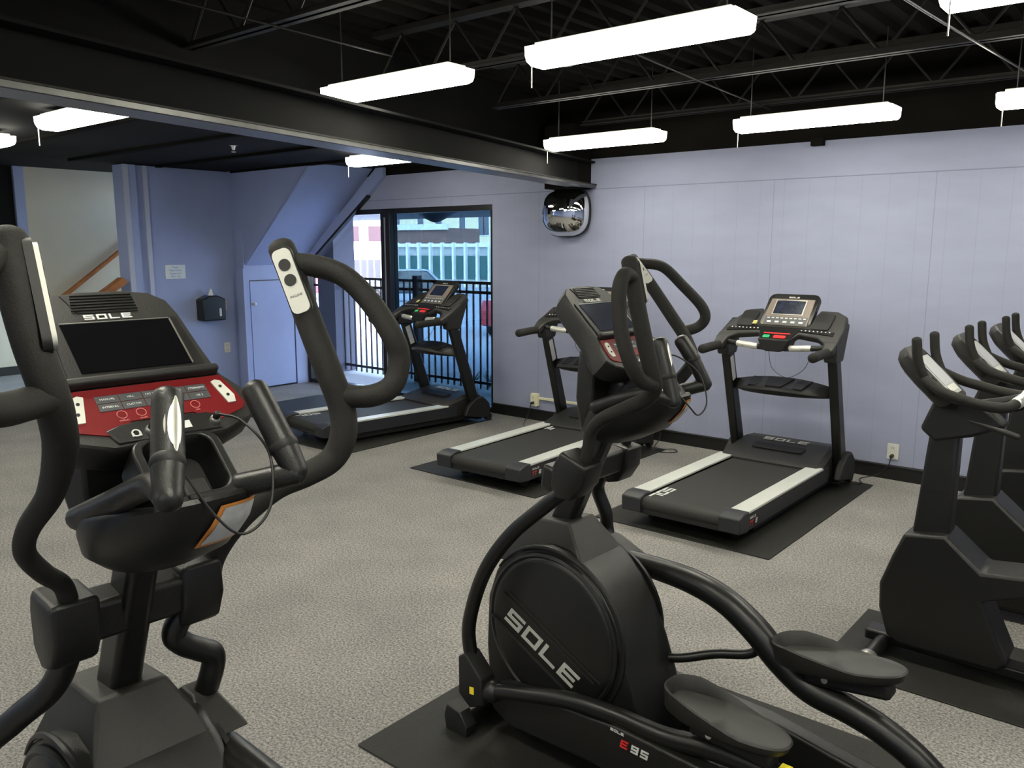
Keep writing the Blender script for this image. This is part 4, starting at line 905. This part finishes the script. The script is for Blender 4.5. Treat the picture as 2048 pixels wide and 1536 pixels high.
# ------------------------------------------------------------------ exercise bikes
def bike(label):
    t = thing('exercise_bike', label, 'exercise bike', (-1.0, 3.8, .0075), 0, 'row of exercise bikes at the right')
    prof = [(.085, .10), (.045, .22), (.04, .33), (.085, .47), (.125, .575), (.285, .600), (.43, .475), (.56, .49), (.95, .56), (1.0, .53), (.99, .45), (.62, .42), (.44, .35), (.55, .11), (.52, .07), (.13, .07)]
    MB().prism(prof, -.105, .105, 'xz', 0, 0).build('body_shroud', 'plas', t, bevel=.014, seg=3)
    mb = MB(); mb.box(-.02, 1.15, -.05, .05, .03, .08); mb.build('base_beam', 'tube', t, bevel=.01)
    for u in (.06, 1.08):
        mb = MB(); mb.tube([(u, -.25, .04), (u, .25, .04)], .032, per=1, n=12); s_ = mb.build('stabiliser', 'tube', t)
        for s in (-1, 1):
            mb = MB(); mb.lathe([(.002, -.02), (.040, -.02), (.044, 0), (.040, .02), (.002, .02)], (u, s * .27, .042), 'y', 18); mb.build('stabiliser_wheel', 'sil', s_)
    # console post
    mb = MB(); mb.hexa([(.145, -.055, .57), (.290, -.055, .57), (.290, .055, .57), (.145, .055, .57), (.185, -.04, 1.12), (.295, -.04, 1.12), (.295, .04, 1.12), (.185, .04, 1.12)]); mb.build('console_post', 'plas', t, bevel=.014, seg=3)
    mb = MB(); mb.prism([(.14, 1.03), (.19, 1.17), (.36, 1.16), (.46, 1.08), (.34, 1.02), (.20, .98)], -.05, .05, 'xz'); mb.build('handlebar_clamp', 'rub', t, bevel=.014)
    mb = MB(); mb.tube([(.26, -.035, 1.10), (.38, -.04, 1.075), (.50, -.045, 1.045)], .013, n=10); mb.build('adjust_lever', 'plast', t)
    # console head
    FB = frame((.178, 0, 1.268), (0, 1, 0), (-.70, 0, .68))
    outl = [(-.115, -.135), (-.125, .02), (-.11, .12), (-.07, .155), (.07, .155), (.11, .12), (.125, .02), (.115, -.135), (.06, -.16), (-.06, -.16)]
    mb = MB(FB); R = []
    for (f, z) in ((.62, -.075), (.88, -.06), (1.0, -.03), (1.0, -.006), (.96, .0)): R.append([(p[0] * f * 1.1, p[1] * f, z) for p in outl])
    mb.rings(R); hd = mb.build('console_head', 'plast', t)
    mb = MB(FB); mb.prism([(-.085, .09), (.085, .09), (.08, -.115), (-.08, -.115)], .0, .005); mb.build('display_bezel', 'labelg', hd, bevel=.002)
    mb = MB(FB); mb.box(-.072, .072, -.065, .080, .005, .008); mb.build('display', 'disp', hd)
    mb = MB(FB); mb.box(-.06, .06, -.10, -.07, .005, .007); mb.build('key_strip', 'white', hd)
    mb = MB(FB); mb.prism(ngon(.014, 14, -.098, -.02), .0, .004); mb.build('round_key', 'rub', hd)
    # horns
    for s in (-1, 1):
        mb = MB(); mb.tube([(.200, s * .13, 1.20), (.160, s * .14, 1.27), (.135, s * .145, 1.335), (.125, s * .145, 1.415)], .0195, n=14); mb.build('forward_grip', 'foam', t)
    # loop handlebar
    pts = [(.15, -.13, 1.265), (.235, -.18, 1.221), (.313, -.2, 1.199), (.393, -.2, 1.183), (.467, -.18, 1.179), (.50, -.12, 1.195)]
    for s in (-1, 1):
        mb = MB(); mb.tube([(p[0], -s * p[1], p[2]) for p in pts], .021, per=8, n=14); hb = mb.build('handlebar', 'foam', t)
        mb = MB(); mb.tube([(.497, s * .13, 1.193), (.505, s * .06, 1.20), (.507, s * .02, 1.20)], .023, n=14); mb.build('pulse_sensor', 'chrome', hb)
    mb = MB(); mb.tube([(.30, 0, 1.14), (.42, 0, 1.17), (.505, 0, 1.198)], .02, n=12); mb.build('bar_stem', 'tube', t)
    # seat post and saddle beyond the frame edge
    mb = MB(); mb.tube([(.80, 0, .52), (.86, 0, .86)], .03, per=1, n=14); mb.build('seat_post', 'chrome', t)
    R = []
    for (u, w_, z) in ((.60, .03, .90), (.68, .045, .91), (.80, .09, .915), (.90, .125, .93), (.97, .10, .94), (.99, .05, .935)):
        R.append([(u, w_ * math.cos(a), z + .035 * math.sin(a) * (1 if math.sin(a) > 0 else .8)) for a in [2 * PI * i / 14 for i in range(14)]])
    MB().rings(R).build('saddle', 'rub', t)
    for s in (-1, 1):
        mb = MB(); a_ = (.74, .26); e_ = (.74 - s * .10, .26 + s * .11)
        mb.prism([(a_[0] - .02, a_[1]), (a_[0] + .02, a_[1]), (e_[0] + .02, e_[1]), (e_[0] - .02, e_[1])], s * .125 - .012, s * .125 + .012, 'xz')
        c = mb.build('crank', 'tube', t, bevel=.003)
        mb = MB(); mb.box(e_[0] - .05, e_[0] + .05, s * .185 - .045, s * .185 + .045, e_[1] - .012, e_[1] + .012); mb.build('pedal', 'rub', c, bevel=.006)
    return t
b1 = bike('front exercise bike of the row at the right, its body filling the right edge')
b2 = copy_tree(b1); b2.location = (-.95, 4.53, .0075); b2['label'] = 'second exercise bike, right behind the front one'
b3 = copy_tree(b1); b3.location = (-.91, 5.22, .0075); b3['label'] = 'third and farthest exercise bike, only its console showing at the right edge'

# ------------------------------------------------------------------ outside
def gz(y): return 0 if y < 8.6 else -.055 * (min(y, 50) - 8.6) - .0 * y
mb = MB()
ys = [6.88, 8.6, 20, 50, 110]
vs = []; fs = []
for i, y in enumerate(ys): vs += [(-140, y, gz(y) - .03), (60, y, gz(y) - .03)]
for i in range(len(ys) - 1): fs.append((2 * i, 2 * i + 1, 2 * i + 3, 2 * i + 2))
o = MB().add(vs, fs).build('ground_outside', 'asph', smooth=False); struct(o)
o = MB().box(-14, 3.4, 6.88, 8.3, -.10, -.01).build('walkway', 'conc', smooth=False); struct(o)
# canopy soffit, column, lamp
struct(MB().box(-14, -3.5, 6.88, 9.9, 2.255, 2.45).build('ceiling_canopy', 'canopy', smooth=False))
o = MB().box(-.19, .19, -.19, .19, -.0, 2.255).build('column_outside', 'colo', smooth=False); o.location = (-9.75, 7.75, 0); struct(o)
t = thing('canopy_lamp', 'dark cone-shaped canopy lamp seen through the top of the tinted window', 'lamp', (-7.65, 7.7, 2.256))
MB().lathe([(.002, 0), (.30, 0), (.30, -.03), (.27, -.05), (.002, -.05)], (0, 0, 0), 'z', 28).build('lamp_plate', 'frame', t)
MB().lathe([(.24, -.05), (.14, -.10), (.05, -.145), (.002, -.155)], (0, 0, 0), 'z', 28).build('lamp_shade', 'slate', t)
# picket fence
fe = thing('picket_fence', 'black metal picket fence outside the window', 'fence', (0, 7.72, 0))
for i, z in enumerate((1.352, 1.235, .10)): MB().box(-14.0, -5.2, -.014, .014, z - .018, z + .018).build('fence_rail', 'frame', fe)
px = []
x = -13.0
while x < -5.9: px.append(x); x += .115
P0 = None
for x in px[:98]:
    if P0 is None: P0 = MB().box(-.009, .009, -.009, .009, .02, 1.35).build('picket', 'frame', fe); P0.location.x = x
    else:
        c = P0.copy(); COL.objects.link(c); c.location.x = x
for x in (-12.6, -10.3, -8.03, -5.8):
    c = MB().box(-.045, .045, -.045, .045, 0, 1.42).build('fence_post', 'frame', fe); c.location.x = x
# weeds
for i, (x, y) in enumerate(((-7.25, 7.95), (-7.0, 8.0))):
    mb = MB()
    for k in range(16):
        a = random.uniform(0, 2 * PI); l = random.uniform(.12, .28); mb.tube([(0, 0, 0), (math.cos(a) * .04, math.sin(a) * .04, l * .6), (math.cos(a) * .1, math.sin(a) * .1, l)], [.006, .003], per=3, n=4)
    o = mb.build('weed', 'leaf'); o.location = (x, y, -.02); tag(o, 'tuft of weeds at the foot of the picket fence, %s' % ('left one' if i == 0 else 'right one'), 'weed')
def pix(px, D):  # direction on the ground for the far facades (plain bearings from the window)
    a = math.radians(39.6) - math.atan((px - 1024) * .9865 / 1656.0)
    return (-math.sin(a) * D, math.cos(a) * D)
# cars
def car(label, loc, yaw, m, k=1.0):
    t = thing('car', label, 'car', loc, yaw, k=k)
    prof = [(-2.2, .35), (-2.25, .75), (-2.1, .98), (-1.2, 1.05), (-.6, 1.60), (1.55, 1.62), (2.1, 1.08), (2.25, .9), (2.25, .35)]
    MB().prism(prof, -.86, .86, 'xz', .05, .12).build('body', m, t, bevel=.05, seg=3)
    MB().prism([(-1.05, 1.08), (-.55, 1.52), (1.45, 1.54), (1.85, 1.12)], -.84, .84, 'xz').build('window_glass', 'dwin', t)
    MB().prism([(-.55, 1.60), (-.3, 1.66), (1.2, 1.67), (1.5, 1.62)], -.78, .78, 'xz').build('roof', 'sil', t)
    for u in (-1.4, 1.4):
        for s in (-1, 1):
            w_ = MB().lathe([(.002, -.11), (.33, -.11), (.34, 0), (.33, .11), (.002, .11)], (u, s * .80, .34), 'y', 20).build('wheel', 'rub', t)
            MB().lathe([(.002, s * .112), (.20, s * .112), (.20, s * .118), (.002, s * .118)], (u, s * .80, .34), 'y', 12).build('hubcap', 'sil', w_)
    return t
car('dark car with a pale roof parked behind the picket fence', (*pix(800, 50), gz(pix(800, 50)[1]) + .1), 40, 'carg', 1.05)
c_ = car('red car just visible at the right edge of the window', (*pix(1100, 22), gz(pix(1100, 22)[1])), 100, 'carr')
car('red car seen between the handlebar and the outside column', (*pix(622, 50), gz(pix(622, 50)[1])), 50, 'carr')
# far buildings, facing the lot
def face_frame(p, q):
    d = V((q[0] - p[0], q[1] - p[1], 0)); L = d.length; d.normalize(); return d, L
def building(name, label, p, q, z0, z1, depth, m):
    d, L = face_frame(p, q); yaw = math.degrees(math.atan2(d.y, d.x))
    t = thing(name, label, 'building', (p[0], p[1], 0), yaw); MB().box(0, L, 0, depth, z0, z1).build('wall', m, t, smooth=False); return t, L
p, q = pix(774, 90), pix(1030, 84)
t, L = building('office_building', 'grey flat-roofed building with teal windows between vertical fins', p, q, -4.0, 1.95, 6, 'bgrey')
nf = 12
for i in range(nf):
    x = L * i / (nf - 1)
    MB().box(x - .10, x + .10, -.7, 0, -2.4, 2.2).build('fin', 'bwhite', t, smooth=False)
    if i < nf - 1: MB().box(x + .12, x + L / (nf - 1) - .12, -.12, .0, -1.5, .85).build('window', 'gwin', t, smooth=False)
MB().box(0, L, -.3, 0, 1.75, 2.1).build('roof_edge', 'bwhite', t, smooth=False)
p, q = pix(776, 118), pix(893, 112)
t, L = building('brick_building', 'brown brick upper storey behind the flat-roofed building', p, q, -4, 4.25, 8, 'brick')
MB().box(-.3, L + .3, -.4, 0, 4.0, 4.75).build('roof_edge', 'bwhite', t, smooth=False)
p, q = pix(690, 150), pix(1060, 146)
t, L = building('apartment_building', 'cream apartment building with tall windows farthest behind', p, q, -5, 13, 10, 'cream')
for px_ in (795, 842, 878, 925, 963, 972, 1010):
    s = L * (px_ - 690) / 370.
    f = MB().box(s - .65, s + .65, -.15, .05, 3.6, 7.0).build('window', 'bwhite', t, smooth=False)
    MB().box(s - .5, s + .5, -.2, -.15, 3.75, 6.85).build('pane', 'dwin', f, smooth=False)
MB().box(0, L, -.4, 0, 1.0, 1.6).build('ledge', 'bwhite', t, smooth=False)
p, q = pix(520, 104), pix(770, 102)
t, L = building('storefront_building', 'white storefront with pink brick panels seen through the clear pane', p, q, -4, 5.6, 6, 'bwhite')
for (a, b_) in ((.62, .79), (.865, 1.0)): MB().box(L * a, L * b_, -.15, 0, 2.4, 4.2).build('brick_panel', 'brickp', t, smooth=False)
for k in range(12):
    a = .36 + k * .055
    f = MB().box(L * a, L * (a + .045), -.12, 0, -2.2, .25).build('window', 'gwin2', t, smooth=False)

# ------------------------------------------------------------------ world, camera, view
wd = bpy.data.worlds.new('sky'); S.world = wd; wd.use_nodes = True
nt = wd.node_tree; bg = nt.nodes['Background']
sky = nt.nodes.new('ShaderNodeTexSky'); sky.sky_type = 'NISHITA'; sky.sun_disc = False; sky.sun_elevation = math.radians(38); sky.sun_rotation = math.radians(140); sky.dust_density = 2.0
mx = nt.nodes.new('ShaderNodeMixRGB'); mx.inputs['Fac'].default_value = .62; mx.inputs['Color2'].default_value = (.62, .78, 1.0, 1)
nt.links.new(sky.outputs['Color'], mx.inputs['Color1']); nt.links.new(mx.outputs['Color'], bg.inputs['Color'])
bg.inputs['Strength'].default_value = 6.0

F, HY, CX, CY, VX2, H = 1656., 493., 1024., 768., 2414., 1.8
pt = math.atan((CY - HY) / F); az = math.atan((VX2 - CX) * math.cos(pt) / F)
cd = bpy.data.cameras.new('camera'); co = bpy.data.objects.new('camera', cd); COL.objects.link(co)
cd.sensor_fit = 'HORIZONTAL'; cd.sensor_width = 36; cd.lens = F / 2048 * 36; cd.clip_end = 400; cd.clip_start = .02
co.location = (0, 0, H); co.rotation_euler = (PI / 2 - pt, 0, az)
S.camera = co
S.view_settings.view_transform = 'Standard'; S.view_settings.look = 'None'; S.view_settings.gamma = 1; S.view_settings.use_curve_mapping = False
S.view_settings.exposure = 1.12
S.cycles.use_denoising = True
S.cycles.max_bounces = 6; S.cycles.transparent_max_bounces = 12
S.cycles.sample_clamp_indirect = 8
